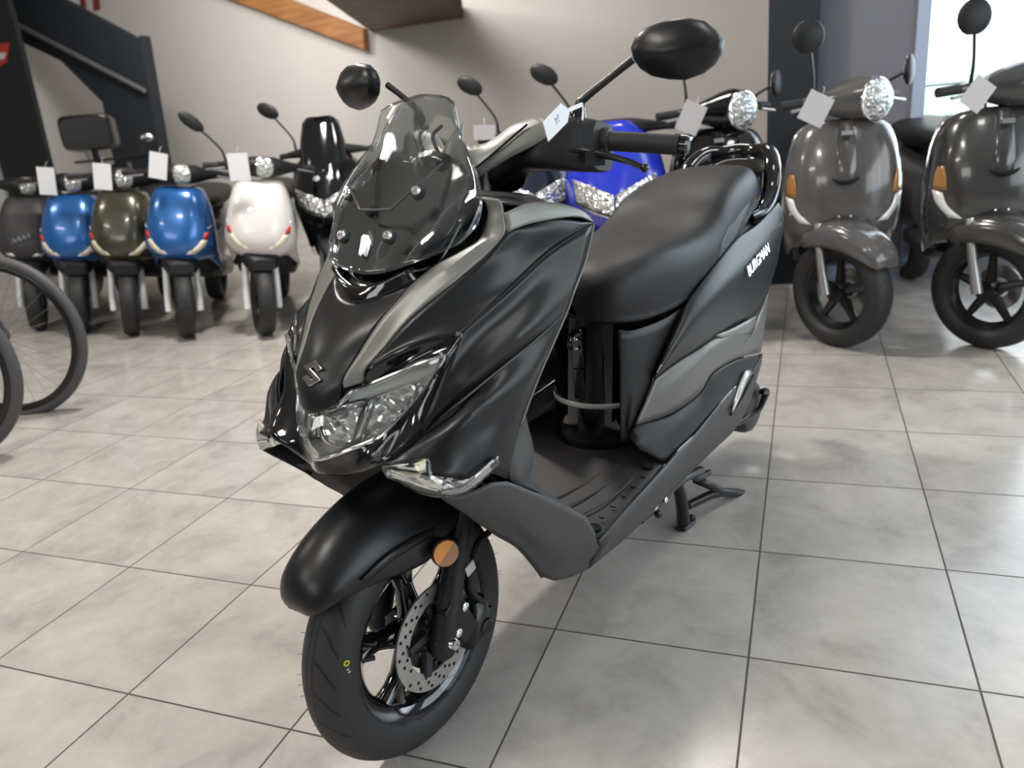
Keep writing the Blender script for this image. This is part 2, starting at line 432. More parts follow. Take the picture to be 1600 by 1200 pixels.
# ---- brake caliper and hose
mb = MB()
cc = A(736, 970, .066); 
mb.loft([(cc+Vector((0, -.012, -.042)), .018, .018, X3, Y3), (cc+Vector((.004, -.004, -.02)), .026, .026, X3, Y3), (cc+Vector((.004, .006, .015)), .026, .026, X3, Y3), (cc+Vector((0, .016, .042)), .016, .018, X3, Y3)], 3, 18, 3.5)
mb.tube([cc+Vector((.018, .006, -.006)), cc+Vector((.034, .006, -.006)), cc+Vector((.037, .006, -.006))], [.019, .017, .014], 20, 1, lin=True)
mb.box(A(716, 965, .085), (.010, .022, .05), Matrix.Rotation(radians(25), 3, 'X'))
mb.tube([cc+Vector((.01, .03, .0)), cc+Vector((.012, .048, .006))], [.006, .005], 8, 1)
cal = mb.build('brake_caliper', M['black'], S, bevel=.004)
for px, py in ((724, 947), (714, 988)):
    MB().lathe([(0, .008), (.0055, .008), (.0085, .006), (.0085, 0), (0, 0)], 12, c=A(px, py, .094), axis='X').build('caliper_bolt', M['chrome'], cal, label='bright bolt')
mb = MB().tube([cc+Vector((0, .02, .03)), A(752, 940, .08), A(735, 915, .09), A(745, 850, .085), A(770, 815, .08), (.06, .14, .52)], .006, 8, 5)
mb.build('brake_hose', M['rubber'], S)
mb = MB(); c = A(735, 888, .10); mb.box(c, (.001, .012, .010), Matrix.Rotation(radians(15), 3, 'X')); mb.build('hose_clip_tag', M['paper2'], S)

# ---- amber side reflectors on stalks
rc = A(696, 864, .105)
for s in BOTH:
    g = MB(); n = Vector((cos(.42)*.98, -sin(.42), .12)).normalized(); u = Vector((0, 0, 1)); u = (u-n*u.dot(n)).normalized(); w = n.cross(u)
    def disc(mb, r, d0, d1, half=None, mi=0, N=28):
        a0, a1 = (0, 2*pi) if half is None else half
        pts = [rc+n*d0+(u*cos(a0+(a1-a0)*k/N)+w*sin(a0+(a1-a0)*k/N))*r for k in range(N+(half is not None))]
        mb.prism(pts, n*(d1-d0), mi)
    disc(g, .0245, -.006, .001)
    g.tube([rc-n*.004, rc-n*.014+Vector((-.01, .02, .0)), Vector((.078, .06, .385))], [.012, .011, .012], 10, 3)
    if s < 0: g = g.flip()
    ho = g.build('reflector_bracket', M['matte2'], S)
    g = MB(); disc(g, .0222, .001, .004, (2.3, 2.3+pi)); disc(g, .0222, .001, .004, (2.3+pi, 2.3+2*pi), 1)
    if s < 0: g = g.flip()
    g.build('reflector', [M['amberdark'], M['amber']], ho, label='round amber reflector')

# ---- front fender
phis = [37.8, 38.8, 41, 46, 53, 62, 75, 88, 101, 114, 124]
Rs = [.281, .291, .302, .312, .315, .314, .312, .311, .311, .311, .311]
lows = [.279, .278, .274, .262, .236, .206, .178, .170, .19, .222, .245]
hws = [.020, .034, .048, .062, .072, .080, .084, .085, .085, .085, .085]
rows = []
for ph, R_, lo, hw in zip(phis, Rs, lows, hws):
    a = radians(ph); r = []
    for fx, fr in ((0, 0), (.36, .05), (.66, .20), (.88, .42), (1.0, .68), (1.0, 1.0)):
        R2 = R_-.006; rad = R2+(lo-R2)*fr; r.append(Vector((hw*fx*.95, -rad*cos(a), .233+rad*sin(a))))
    rows.append(r)
fm = MB().grid(sym(rows), 4, 4); FEN = fm.build('front_fender', M['matte'], S, thick=.004, sharp=60)
for s in BOTH:
    rr = []
    for ph, ra, rb in ((54, .262, .250), (66, .248, .232), (80, .230, .212), (98, .220, .204)):
        a = radians(ph); rr.append([Vector((s*(.0785 if ph < 55 else .0808), -rad*cos(a), .233+rad*sin(a))) for rad in (ra, (ra+rb)/2, rb)])
    for r in rr[1:3]: r[1].x += s*.004
    MB().grid(rr, 3, 5).build('fender_rib', M['matte'], FEN, thick=.003, sharp=60)

# ---- nose panel with the emblem
nose = [P((485, 645, 0), (505, 640, .02), (530, 628, .045)), P((485, 612, 0), (512, 606, .028), (537, 593, .052)), P((499, 560, 0), (538, 555, .034), (567, 545, .062)), P((522, 515, 0), (562, 510, .04), (594, 503, .073)), P((551, 473, 0), (600, 462, .05), (652, 438, .091))]
def crown(rows, k=.27):
    return [[r[0], Vector(((r[-1].x)*.5, r[0].y+(r[-1].y-r[0].y)*k, r[0].z+(r[-1].z-r[0].z)*k)), r[-1]] for r in rows]
nose = crown(nose)
NP = MB().grid(sym(nose), 6, 6).build('nose_panel', M['matte'], S, thick=.004)
lp = A(491, 584, 0); up = (A(494, 570, 0)-A(488, 598, 0)).normalized(); nr = Vector((0, -up.z, up.y)); nr = nr if nr.y < 0 else -nr
pts = [(0, 1), (1, .45), (.55, .2), (0, .5), (-.3, .33), (1, -.33), (1, -.45), (0, -1), (-1, -.45), (-.55, -.2), (0, -.5), (.3, -.33), (-1, .33), (-1, .45)]
h = .020; MB().prism([lp+X3*(px*h)+up*(py*h)+nr*.002 for px, py in pts], nr*.003).build('emblem', M['chrome'], NP, bevel=.0006, label='chrome angular S emblem')

# ---- lip under the screen
lip = [P((551, 473, 0), (600, 462, .05), (652, 438, .091)), P((553, 460, 0), (600, 449, .05), (645, 430, .088)), P((556, 449, 0), (600, 438, .05), (638, 420, .085))]
lip = crown(lip); lip2c = None
MB().grid(sym(lip), 6, 3).build('cowl_lip', M['gloss'], S, thick=.003)
lip2 = [P((556, 452, 0), (600, 440, .05), (640, 425, .088)), [Vector((0, .05, .86)), Vector((.05, .055, .87)), Vector((.1, .085, .885))], [Vector((0, .10, .95)), Vector((.05, .11, .95)), Vector((.12, .14, .95))]]
MB().grid(sym(lip2), 4, 4).build('vent_recess', M['gloss'], S, thick=.003)
mb = MB()
for k in range(3):
    mb.tube([A(606+k*4, 446-k*6, .055), A(650-k*2, 432-k*6, .09)], .003, 6, 1)
mb.build('vent_slat', M['black'], S)

# ---- satin strips along the nose (with the upper return beside the screen)
inner = P((537, 606, .052), (538, 590, .054), (562, 552, .062), (593, 504, .074), (624, 468, .084), (652, 438, .092), (685, 414, .112), (720, 395, .137), (752, 373, .156), (762, 343, .164), (762, 324, .165), (755, 309, .165))
mid = P((556, 600, .064), (554, 585, .064), (590, 545, .082), (622, 500, .096), (655, 462, .110), (682, 435, .124), (712, 411, .143), (742, 388, .16), (770, 368, .175), (774, 343, .178), (773, 325, .177), (767, 310, .176))
outer = P((571, 596, .072), (571, 578, .076), (600, 545, .091), (640, 499, .113), (676, 468, .132), (706, 445, .149), (728, 427, .159), (753, 406, .171), (788, 366, .192), (787, 338, .19), (785, 322, .189), (780, 313, .187))
pair('nose_strip', MB().grid([inner, mid, outer], 4, 3, lv=True), M['satin'], thick=.004, sharp=22)

# ---- upper side panels
up_ = [P((574, 578, .080), (576, 576, .083), (576, 575, .086)),
       P((600, 545, .093), (617, 548, .108), (634, 545, .126)),
       P((640, 499, .115), (683, 510, .15), (724, 517, .186)),
       P((706, 445, .15), (756, 455, .182), (803, 446, .204)),
       P((753, 406, .172), (805, 402, .198), (862, 392, .215)),
       P((789, 366, .193), (848, 362, .212), (902, 364, .220)),
       P((793, 362, .193), (860, 343, .21), (926, 349, .222))]
pair('upper_side_panel', MB().grid(up_, 4, 4), M['matte'], thick=.004)
top = [P((787, 333, .19), (825, 318, .20), (868, 318, .20), (900, 326, .21), (915, 334, .214)), P((790, 350, .192), (828, 336, .206), (875, 332, .212), (905, 335, .216), (920, 340, .219)), P((792, 363, .194), (826, 350, .207), (874, 341, .214), (905, 339, .219), (926, 347, .222))]
pair('dash_trim', MB().grid(top, 4, 3, lv=True), M['satin'], thick=.004, sharp=25)

# ---- headlight: brow, chin, lens and what is behind it
brow_o = P((571, 597, .074), (576, 577, .085), (593, 564, .098), (627, 547, .124), (669, 529, .152), (723, 517, .187))
brow_m = P((560, 606, .066), (582, 590, .085), (605, 577, .100), (637, 562, .12), (672, 547, .15), (712, 538, .182))
brow_i = P((537, 615, .052), (577, 601, .08), (610, 586, .1), (640, 574, .125), (664, 565, .148), (693, 557, .176))
pair('headlight_surround', MB().grid([brow_o, brow_m, brow_i], 4, 3), M['gloss'], thick=.003)
lb = P((492, 718, 0), (514, 714, .022), (536, 706, .045), (566, 695, .068), (596, 681, .09), (636, 641, .125), (666, 605, .152), (693, 559, .178))
chin = [[v+Vector((0, .002, 0)) for v in lb], P((496, 729, 0), (520, 728, .022), (545, 722, .045), (574, 709, .078), (604, 693, .105), (645, 650, .142), (674, 610, .166), (703, 548, .181)),
        P((500, 738, 0), (525, 742, .025), (552, 742, .05), (576, 734, .09), (600, 722, .13), (650, 686, .158), (692, 630, .174), (722, 520, .187))]
sc = sym(chin); MB().grid(sc, 4, 4).build('chin_panel', M['gloss'], S, thick=.004)
und = [chin[2], [Vector((q.x, q.y+.07, q.z+.01)) for q in chin[2]]]
MB().grid(sym(und), 3, 2).build('chin_underside', M['matte2'], S, thick=.003)
lt = P((486, 646, 0), (508, 641, .022), (530, 629, .045), (552, 610, .062), (577, 600, .08), (620, 582, .115), (660, 566, .147), (692, 556, .177))
lm = [(a+b)/2+Vector((0, -.012*(1-i/8), -.002)) for i, (a, b) in enumerate(zip(lb, lt))]
lrows = [lb, lm, lt]
HL = MB().grid(shift(sym(lrows), (0, .03, 0)), 4, 5).build('headlight', M['facet'], S, thick=.003, label='wide headlight unit with clear lens')
LENS = MB().grid(sym(lrows), 4, 6).build('headlight_lens', M['lens'], HL, thick=.0025)
off = Vector((0, .014, 0))
for s in BOTH:
    def one(mb, name, m, **k): (mb if s > 0 else mb.flip()).build(name, m, HL, **k)
    eb = [[q+off for q in P((536, 616, .05), (578, 602, .078), (620, 584, .112), (662, 567, .145), (688, 561, .168))], [q+off for q in P((534, 632, .048), (575, 622, .076), (610, 612, .10), (645, 602, .128), (672, 585, .155))]]
    one(MB().grid(eb, 4, 3), 'running_light_bar', M['lensgrey'], thick=.004)
    bowl = [[q+off for q in P((489, 648, .004), (520, 640, .034), (563, 628, .066))], [q+off+Vector((0, .03, 0)) for q in P((492, 668, .006), (522, 664, .034), (553, 655, .062))], [q+off for q in P((502, 692, .01), (524, 699, .035), (543, 696, .052))]]
    one(MB().grid(bowl, 5, 5), 'inner_reflector', M['facet'], thick=.002)
    bowl = [[q+off for q in P((580, 624, .077), (612, 613, .1), (640, 606, .124))], [q+off+Vector((0, .03, 0)) for q in P((572, 655, .07), (604, 648, .094), (632, 637, .118))], [q+off for q in P((560, 692, .062), (592, 676, .085), (618, 650, .11))]]
    one(MB().grid(bowl, 5, 5), 'outer_reflector', M['facet'], thick=.002)
    dv = [[q+off*.6 for q in P((568, 626, .068), (580, 623, .076))], [q+off*.6 for q in P((538, 704, .044), (556, 698, .058))]]
    one(MB().grid(dv, 2, 3), 'reflector_divider', M['chrome'], thick=.004)
    for nm, pts in (('inner', ((489, 648, .004), (505, 643, .02), (563, 628, .066), (553, 655, .062), (541, 697, .052), (524, 700, .035), (502, 693, .012), (491, 668, .005), (489, 648, .004))), ('outer', ((580, 624, .077), (612, 613, .1), (641, 605, .124), (633, 637, .119), (617, 652, .11), (592, 677, .085), (558, 693, .062), (570, 655, .07), (580, 624, .077)))):
        one(MB().tube([q+off*.8 for q in P(*pts)], .0016, 6, 3), 'reflector_rim', M['black'] if nm == 'inner' else M['chrome'])
    one(MB().grid([[q+off*1.2 for q in P((497, 655, .008), (522, 648, .032), (556, 638, .062))], [q+off*1.2+Vector((0, .012, .0)) for q in P((500, 670, .01), (524, 664, .033), (551, 655, .058))]], 3, 2), 'reflector_facet', M['alu'], thick=.002)
    one(MB().grid([[q+off*1.2 for q in P((588, 640, .08), (612, 634, .1), (630, 628, .116))], [q+off*1.2+Vector((0, .014, .0)) for q in P((582, 666, .076), (602, 658, .093), (620, 640, .108))]], 3, 2), 'reflector_facet', M['alu'], thick=.002)
    mb = MB()
    for (x, y, l) in ((522, 676, .034), (530, 671, .04), (538, 682, .046), (526, 684, .036)): mb.box(A(x, y, l)+off+Vector((0, .012, 0)), (.004, .004, .006))
    for (x0, y0, l0, x1, y1, l1) in ((597, 630, .09, 590, 668, .085), (618, 622, .108, 609, 655, .102)):
        mb.tube([A(x0, y0, l0)+off+Vector((0, .012, 0)), A(x1, y1, l1)+off+Vector((0, .012, 0))], .0025, 6, 1)
    one(mb, 'led_module', M['black'])
mb = MB().tube([q+Vector((0, .002, 0)) for q in [Vector((-v.x, v.y, v.z)) for v in lb[:0:-1]]+lb], .0034, 8, 3)
for s in BOTH:
    g_ = MB().tube([q+Vector((0, .001, 0)) for q in lt[2:]+[lb[-1]]], .0024, 8, 3); g_ = g_ if s > 0 else g_.flip(); mb.add(g_.v, g_.f)
mb.build('lens_rim', M['chrome'], HL)

# ---- lower side panels (the flared leg shield faces)
r0 = P((724, 517, .187), (765, 481, .197), (803, 446, .205), (862, 392, .216), (926, 351, .222))
r1 = P((708, 552, .183), (755, 520, .196), (800, 485, .208), (858, 432, .221), (912, 410, .229))
r2 = P((669, 643, .169), (735, 589, .210), (790, 543, .227), (845, 498, .237), (895, 455, .236))
r3 = P((655, 683, .158), (726, 622, .200), (785, 570, .220), (840, 527, .233), (884, 487, .237))
r4 = P((640, 700, .155), (714, 663, .212), (776, 615, .235), (822, 592, .242), (861, 540, .239))
r5 = P((612, 718, .138), (700, 694, .206), (762, 660, .230), (800, 640, .239), (838, 593, .240))
r6 = P((600, 724, .132), (690, 720, .202), (750, 700, .230), (783, 690, .239), (812, 663, .238))
r7 = P((604, 732, .134), (680, 744, .203), (728, 748, .224), (765, 740, .236), (791, 748, .240))
LSP = pair('lower_side_panel', MB().grid([r0, r1, r2, r3, r4, r5, r6, r7], 5, 4), M['matte'], thick=.004, sharp=30)
edge = [r[-1] for r in (r0, r1, r2, r3, r4, r5, r6)]
for s, par in zip(BOTH, LSP):
    mb = MB().tube([e+Vector((.001, .002, 0)) for e in edge], .0022, 6, 4); (mb if s > 0 else mb.flip()).build('panel_edge', M['satin'], par)
    mb = MB()
    for pts in ([(655, 686, .161), (705, 640, .197), (760, 594, .216), (835, 533, .235), (886, 486, .238)], [(722, 677, .212), (776, 632, .232), (834, 589, .2405)], [(727, 516, .19), (803, 445, .207), (862, 391, .218), (925, 351, .2235)]):
        mb.tube([A(*q) for q in pts], [.0008, .0024, .0024, .0008] if len(pts) == 4 else [.0008]+[.0024]*(len(pts)-2)+[.0008], 6, 4)
    (mb if s > 0 else mb.flip()).build('panel_crease', M['matte'], par)

# ---- turn signals
tin = [P((597, 729, .132), (620, 726, .15), (645, 721, .17), (669, 717, .193), (674, 734, .196), (690, 750, .209), (716, 758, .222), (738, 745, .234), (768, 719, .2445)),
       P((600, 738, .133), (620, 737, .151), (642, 740, .171), (662, 748, .191), (680, 757, .204), (700, 765, .215), (722, 764, .228), (746, 747, .238), (773, 722, .2455)),
       P((606, 746, .132), (624, 753, .15), (640, 763, .166), (660, 772, .186), (680, 776, .20), (702, 776, .213), (730, 768, .228), (754, 750, .239), (778, 727, .2445))]
inn = shift(tin, (-.012, .012, .003))
for s in BOTH:
    f = lambda r: r if s > 0 else mir(r)
    ts = MB().grid(f(inn), 3, 4).build('turn_signal', M['facet'], S, thick=.002, label='clear angular turn signal')
    MB().grid(f(tin), 4, 4).build('signal_lens', M['lens'], ts, thick=.002)
    mb = MB().tube(f([[A(690, 768, .2085), A(722, 760, .226), A(745, 742, .2375), A(770, 719, .2455)]])[0], .0028, 8, 4)
    mb.tube(f([[A(612, 739, .142), A(655, 757, .185), A(684, 766, .205)]])[0], .002, 6, 4)
    mb.build('signal_strip', M['chrome'], ts)
    mb = MB().grid(f([P((622, 734, .149), (645, 726, .169), (664, 718, .189)), P((634, 742, .16), (652, 742, .18), (666, 737, .193))]), 3, 3); mb.build('signal_bulb_window', M['cream'], ts, thick=.002)
    mb = MB().grid(f([P((764, 722, .242), (778, 712, .245)), P((768, 732, .242), (780, 726, .245))]), 2, 2); mb.build('signal_cap', M['gloss'], ts, thick=.003)

# ---- lower front fairings
lf = [P((690, 778, .205), (716, 776, .218), (745, 766, .230), (768, 754, .238), (791, 752, .2405), (853, 776, .246), (914, 806, .245), (924, 826, .241), (934, 849, .236)),
      P((702, 786, .205), (724, 784, .218), (750, 780, .229), (770, 776, .236), (795, 778, .2405), (850, 806, .244), (905, 834, .242), (920, 845, .238), (937, 855, .232)),
      P((716, 794, .204), (736, 797, .214), (760, 800, .224), (780, 804, .230), (806, 812, .236), (848, 846, .238), (888, 868, .236), (912, 867, .230), (932, 865, .226)),
      P((730, 803, .202), (748, 808, .210), (768, 817, .215), (786, 824, .219), (812, 834, .222), (845, 864, .224), (868, 886, .222), (900, 882, .220), (926, 872, .220)),
      P((744, 814, .196), (760, 824, .203), (778, 834, .206), (794, 843, .208), (816, 858, .210), (847, 900, .206), (866, 906, .207), (892, 900, .210), (919, 887, .213))]
pair('lower_fairing', MB().grid(lf, 3, 3, lu=True), M['grey'], thick=.005, sharp=20)
arch = [P((730, 800, .20), (772, 834, .203), (805, 853, .208), (830, 880, .207), (847, 903, .204)), [Vector((.12, .16, .48)), Vector((.14, .18, .42)), Vector((.13, .22, .37)), Vector((.13, .24, .33)), Vector((.12, .26, .29))], [Vector((0, .19, .50)), Vector((0, .235, .45)), Vector((0, .26, .39)), Vector((0, .27, .34)), Vector((0, .28, .29))]]
MB().grid(sym([list(c) for c in zip(*[r[::-1] for r in arch[::-1]])]), 4, 4).build('wheel_arch', M['grey'], S, thick=.004)
MB().grid(sym([[Vector((0, .02, .56)), Vector((.1, .02, .57)), Vector((.2, .02, .575))], [Vector((0, .19, .50)), Vector((.12, .18, .49)), Vector((.21, .09, .49))]]), 3, 3).build('front_bulkhead', M['matte2'], S, thick=.004)

# ---- inner leg shield and floorboard
def L3(*t): return [Vector(q) for q in t]
ins = [L3((0, .33, .37), (.11, .31, .375), (.19, .27, .385), (.225, .22, .40)),
       [Vector((0, .25, .48)), Vector((.11, .22, .48)), Vector((.18, .16, .49)), A(838, 768, .205)],
       [Vector((0, .22, .58)), Vector((.11, .19, .58)), A(833, 706, .2), A(796, 748, .238)],
       [Vector((0, .24, .66)), Vector((.11, .21, .65)), Vector((.19, .15, .645)), r6[-1]+Vector((-.004, .002, 0))],
       [Vector((0, .30, .76)), Vector((.11, .28, .75)), Vector((.19, .22, .73)), r4[-1]+Vector((-.004, .002, 0))],
       [Vector((0, .36, .84)), Vector((.11, .35, .84)), Vector((.19, .30, .82)), r2[-1]+Vector((-.004, .002, 0))],
       [Vector((0, .41, .90)), Vector((.11, .40, .905)), Vector((.18, .37, .905)), r0[-1]+Vector((-.004, .001, -.003))]]
MB().grid(sym(ins), 4, 4).build('inner_leg_shield', M['grey'], S, thick=.004)
MB().grid(sym([ins[-1], [Vector((0, .36, .955)), Vector((.1, .34, .955)), Vector((.16, .30, .945)), A(912, 333, .212)], [Vector((0, .22, .98)), Vector((.08, .2, .97)), Vector((.15, .17, .965)), A(785, 318, .188)]]), 4, 4).build('dashboard_panel', M['matte2'], S, thick=.004)
fl = [L3((0, .22, .43), (.12, .21, .43), (.225, .20, .415)), L3((0, .28, .365), (.12, .275, .365), (.226, .27, .36)), L3((0, .33, .322), (.12, .325, .32), (.225, .31, .312)), L3((0, .45, .325), (.12, .45, .325), (.222, .45, .322)), L3((0, .6, .335), (.12, .6, .335), (.212, .6, .334)), L3((0, .82, .345), (.1, .82, .345), (.185, .82, .345))]
FLB = MB().grid(sym(fl), 4, 4).build('floorboard', M['floorpl'], S, thick=.006)
def floor_z(y): return .322+(y-.33)*.046 if y > .33 else .322+(.33-y)*.86
mb = MB()
for s in BOTH:
    for y0, x0, x1 in ((.30, .04, .19), (.27, .05, .19), (.24, .06, .19)):
        mb.tube([(s*x0, y0, floor_z(y0)+.004), (s*x1, y0-.012, floor_z(y0)+.004)], .002, 6, 2)
    for k in range(3):
        mb.tube([(s*(.05+.05*k), .34, floor_z(.34)+.002), (s*(.09+.045*k), .44, floor_z(.44)+.002), (s*(.115+.03*k), .6, floor_z(.6)-.001)], .0022, 6, 4)
mb.build('floor_rib', M['floorpl'], FLB)
mb = MB()
for s in BOTH:
    for k in range(5):
        y = .36+k*.045; mb.box((s*.198, y, floor_z(y)+.003), (.006, .002, .0015))
mb.build('grip_stud', M['floorpl'], FLB)
for s in BOTH:
    for q in (Az(928, 825, .326), Az(1013, 727, .342)):
        MB().lathe([(0, .001), (.011, .001), (.013, .003), (.0145, .0015), (.0145, -.004), (0, -.004)], 20, c=(s*q.x, q.y, q.z), axis='Z').build('floor_bolt_cup', M['hole'], FLB)
sk = [P((934, 848, .237), (985, 788, .23), (1041, 727, .222), (1060, 704, .218), (1082, 683, .216), (1113, 645, .214), (1144, 610, .212), (1168, 590, .209), (1190, 555, .206)),
      P((938, 855, .235), (990, 795, .233), (1044, 735, .226), (1064, 712, .222), (1086, 690, .22), (1118, 652, .217), (1148, 618, .214), (1170, 598, .211), (1190, 558, .207)),
      P((925, 876, .223), (985, 818, .220), (1045, 755, .214), (1068, 732, .21), (1092, 708, .207), (1122, 680, .205), (1147, 655, .203), (1168, 622, .203), (1189, 562, .203)),
      P((918, 888, .212), (985, 832, .205), (1020, 796, .20), (1062, 754, .196), (1092, 724, .194), (1122, 695, .193), (1147, 670, .193), (1170, 628, .197), (1189, 566, .2))]
pair('floor_side_skirt', MB().grid(sk, 4, 4), M['grey'], thick=.005, sharp=28)
pair('skirt_trim', MB().tube([q+Vector((.001, 0, .002)) for q in sk[0]], .0028, 6, 4), M['gloss'])

# ---- tunnel below the seat: glossy cover, band and latch
def usec(yf, hw, z, d, yb, n=12):
    r = []
    for k in range(n+1):
        a = pi/2*k/n; r.append(Vector((hw*sin(a), yf+d*(1-cos(a)), z)))
    r.append(Vector((hw+.012, yb, z))); return r
def tun(z):
    t_ = (z-.33)/.33; return usec(.605+.043*t_, .118+.012*t_, z, .12, .9)
tz = [.33, .40, .47, .54, .60, .66]
MB().grid(sym([tun(z) for z in tz]), 1, 3, lu=True).build('tunnel_cover', M['gloss'], S, thick=.004)
bandz = [(.437, .003), (.443, .005), (.449, .003)]
TB = MB().grid(sym([[Vector((q.x*1.035, q.y-e, q.z)) for q in tun(z)[:12]] for z, e in bandz]), 1, 2, lu=True).build('tunnel_band', M['lensgrey'], S, thick=.002)
hx, hy, hz = A(908, 545, .0); hy = .64
hc_ = Vector((0, .628, .575)); mb = MB(); mb.box(hc_+Vector((0, .004, 0)), (.015, .010, .045)); mb.box(hc_+Vector((0, .004, -.085)), (.014, .012, .04))
mb.tube([hc_+Vector((0, 0, .045)), hc_+Vector((0, -.028, .04)), hc_+Vector((0, -.036, .025)), hc_+Vector((0, -.03, .01))], .006, 8, 3)
BH = mb.build('bag_hook', M['gloss'], S, bevel=.003)
for dz in (.028, .006): MB().ball(hc_+Vector((.004, -.014, dz)), .005, 10).build('hook_screw', M['chrome'], BH)
pn = [P((966, 515, .130), (990, 516, .148), (1034, 500, .160), (1070, 478, .166)), P((968, 572, .130), (984, 580, .144), (1004, 580, .156), (1026, 574, .163)), P((969, 645, .130), (978, 650, .138), (986, 650, .148), (1000, 645, .156)), P((970, 692, .130), (975, 693, .135), (982, 690, .142), (990, 684, .150))]
pair('tunnel_side_panel', MB().grid(pn, 4, 4), M['matte2'], thick=.003)

# ---- seat
SEC = [(.584, .030, .695, .668), (.592, .075, .720, .655), (.62, .112, .757, .645), (.68, .142, .780, .640), (.78, .160, .790, .640), (.88, .169, .790, .648), (.98, .171, .797, .665), (1.06, .168, .822, .684), (1.13, .164, .858, .708), (1.22, .158, .884, .742), (1.32, .150, .898, .775), (1.41, .134, .904, .805), (1.48, .10, .896, .83), (1.51, .05, .882, .845)]
rows = []
for (y, hw, zt, zb) in SEC:
    h = zt-zb
    rows.append(L3((0, y, zt), (hw*.5, y, zt-.002), (hw*.80, y, zt-.010), (hw*.95, y, zt-.028), (hw*1.02, y, zt-.028-(h-.028)*.35), (hw*1.01, y, zb+.02*min(1, h/.1)), (hw*.93, y, zb), (0, y, zb+.01)))
SEAT = MB().grid(sym(rows)[0:], 4, 4).build('seat', M['seat'], S, sharp=70)
pair('seat_side_panel', MB().grid([P((1122, 413, .1715), (1150, 372, .168), (1168, 330, .160), (1174, 292, .146)), P((1124, 385, .1715), (1140, 345, .165), (1158, 305, .152), (1168, 282, .132))], 4, 4), M['seatblue'], SEAT, thick=.004)
# ---- side covers
def panel(name, rows, m, nu=4, nv=4, sharp=30, thick=.004, **k):
    return pair(name, MB().grid(rows, nu, nv, **k), m, thick=thick, sharp=sharp)
uc = [P((1022, 588, .166), (1045, 535, .173), (1068, 483, .176), (1085, 455, .176), (1115, 416, .175), (1150, 374, .172), (1184, 350, .168), (1216, 317, .160)),
      P((1022, 589, .172), (1046, 541, .182), (1070, 497, .187), (1090, 466, .188), (1120, 430, .188), (1152, 396, .185), (1190, 361, .179), (1222, 330, .168)),
      P((1023, 589, .174), (1050, 548, .188), (1076, 512, .196), (1098, 484, .199), (1128, 452, .200), (1160, 418, .197), (1196, 378, .188), (1224, 345, .173)),
      P((1023, 590, .174), (1052, 556, .186), (1082, 532, .195), (1108, 510, .199), (1142, 482, .200), (1168, 452, .199), (1202, 405, .190), (1222, 362, .174)),
      P((1024, 590, .170), (1056, 566, .182), (1088, 546, .190), (1116, 527, .195), (1150, 508, .195), (1178, 494, .194), (1200, 452, .186), (1214, 408, .174))]
UC = panel('upper_side_cover', uc, M['matte'])
for s, par in zip(BOTH, UC):
    mb = MB().tube(P((1026, 583, .177), (1060, 527, .187), (1092, 480, .191), (1130, 434, .193), (1170, 396, .190), (1200, 370, .185), (1222, 348, .176)), .0022, 6, 4)
    (mb if s > 0 else mb.flip()).build('cover_crease', M['gloss'], par)
gp = [P((1024, 592, .172), (1056, 568, .183), (1088, 548, .191), (1116, 529, .196), (1150, 510, .197), (1180, 496, .196), (1201, 455, .188)),
      P((1008, 628, .166), (1040, 610, .184), (1072, 585, .198), (1104, 556, .204), (1140, 536, .206), (1176, 520, .203), (1198, 480, .192)),
      P((992, 664, .158), (1022, 655, .174), (1053, 643, .188), (1092, 614, .198), (1112, 582, .204), (1150, 560, .206), (1188, 551, .202))]
GP = panel('grey_side_cover', gp, M['greypanel'])
for s, par in zip(BOTH, GP):
    mb = MB().grid([P((1117, 524, .199), (1145, 513, .2035), (1180, 494, .2035)), P((1124, 527, .2025), (1150, 520, .2065), (1181, 504, .207)), P((1126, 529, .201), (1150, 525, .2045), (1172, 522, .205))], 4, 2, lv=True)  # highlight lines on the grey cover, modelled as lighter satin strips
    mb.grid([P((1183, 496, .201), (1197, 470, .194)), P((1176, 520, .208), (1188, 500, .204)), P((1162, 536, .2075), (1178, 520, .2075))], 2, 3)
    (mb if s > 0 else mb.flip()).build('cover_highlight', M['satin'], par, thick=.002, sharp=20)
dk = [P((984, 684, .15), (992, 666, .158), (1022, 657, .174), (1053, 645, .187), (1092, 616, .196), (1113, 584, .201), (1150, 562, .203), (1188, 553, .2)),
      P((990, 692, .165), (1004, 690, .178), (1030, 680, .192), (1060, 662, .202), (1098, 635, .207), (1126, 602, .208), (1155, 578, .208), (1188, 556, .203)),
      P((1000, 705, .175), (1018, 712, .192), (1041, 724, .214), (1062, 702, .214), (1086, 678, .213), (1116, 642, .212), (1146, 609, .211), (1189, 558, .205))]
panel('lower_side_cover', dk, M['matte2'])
FP = MB().grid([P((1142, 638, .216), (1150, 612, .216), (1163, 581, .214), (1172, 580, .212)), P((1144, 645, .226), (1156, 622, .228), (1168, 592, .224), (1174, 584, .218))], 4, 3)
for s in BOTH:
    o = (FP if s > 0 else FP.flip()).build('passenger_footrest', M['steel'], S, thick=.006, label='folded aluminium passenger footrest')
    mb = MB().tube(P((1142, 648, .216), (1160, 622, .22), (1178, 586, .214)), .004, 6, 3); (mb if s > 0 else mb.flip()).build('footrest_edge', M['black'], o)
# lettering along the tail
for s in BOTH:
    a, b = A(1163, 431, .2015), A(1199, 388, .197)
    if s < 0: a, b = Vector((-b.x, b.y, b.z)), Vector((-a.x, a.y, a.z))
    mid_ = (a+b)/2+Vector((s*.006, 0, .004)); fm_ = frame(mid_, b-a, Vector((-s*.25, 0, 1)))
    text_mesh('BURGMAN', .037, .0008, 'model_lettering', M['chrome'], S, fm_, shear=.25)
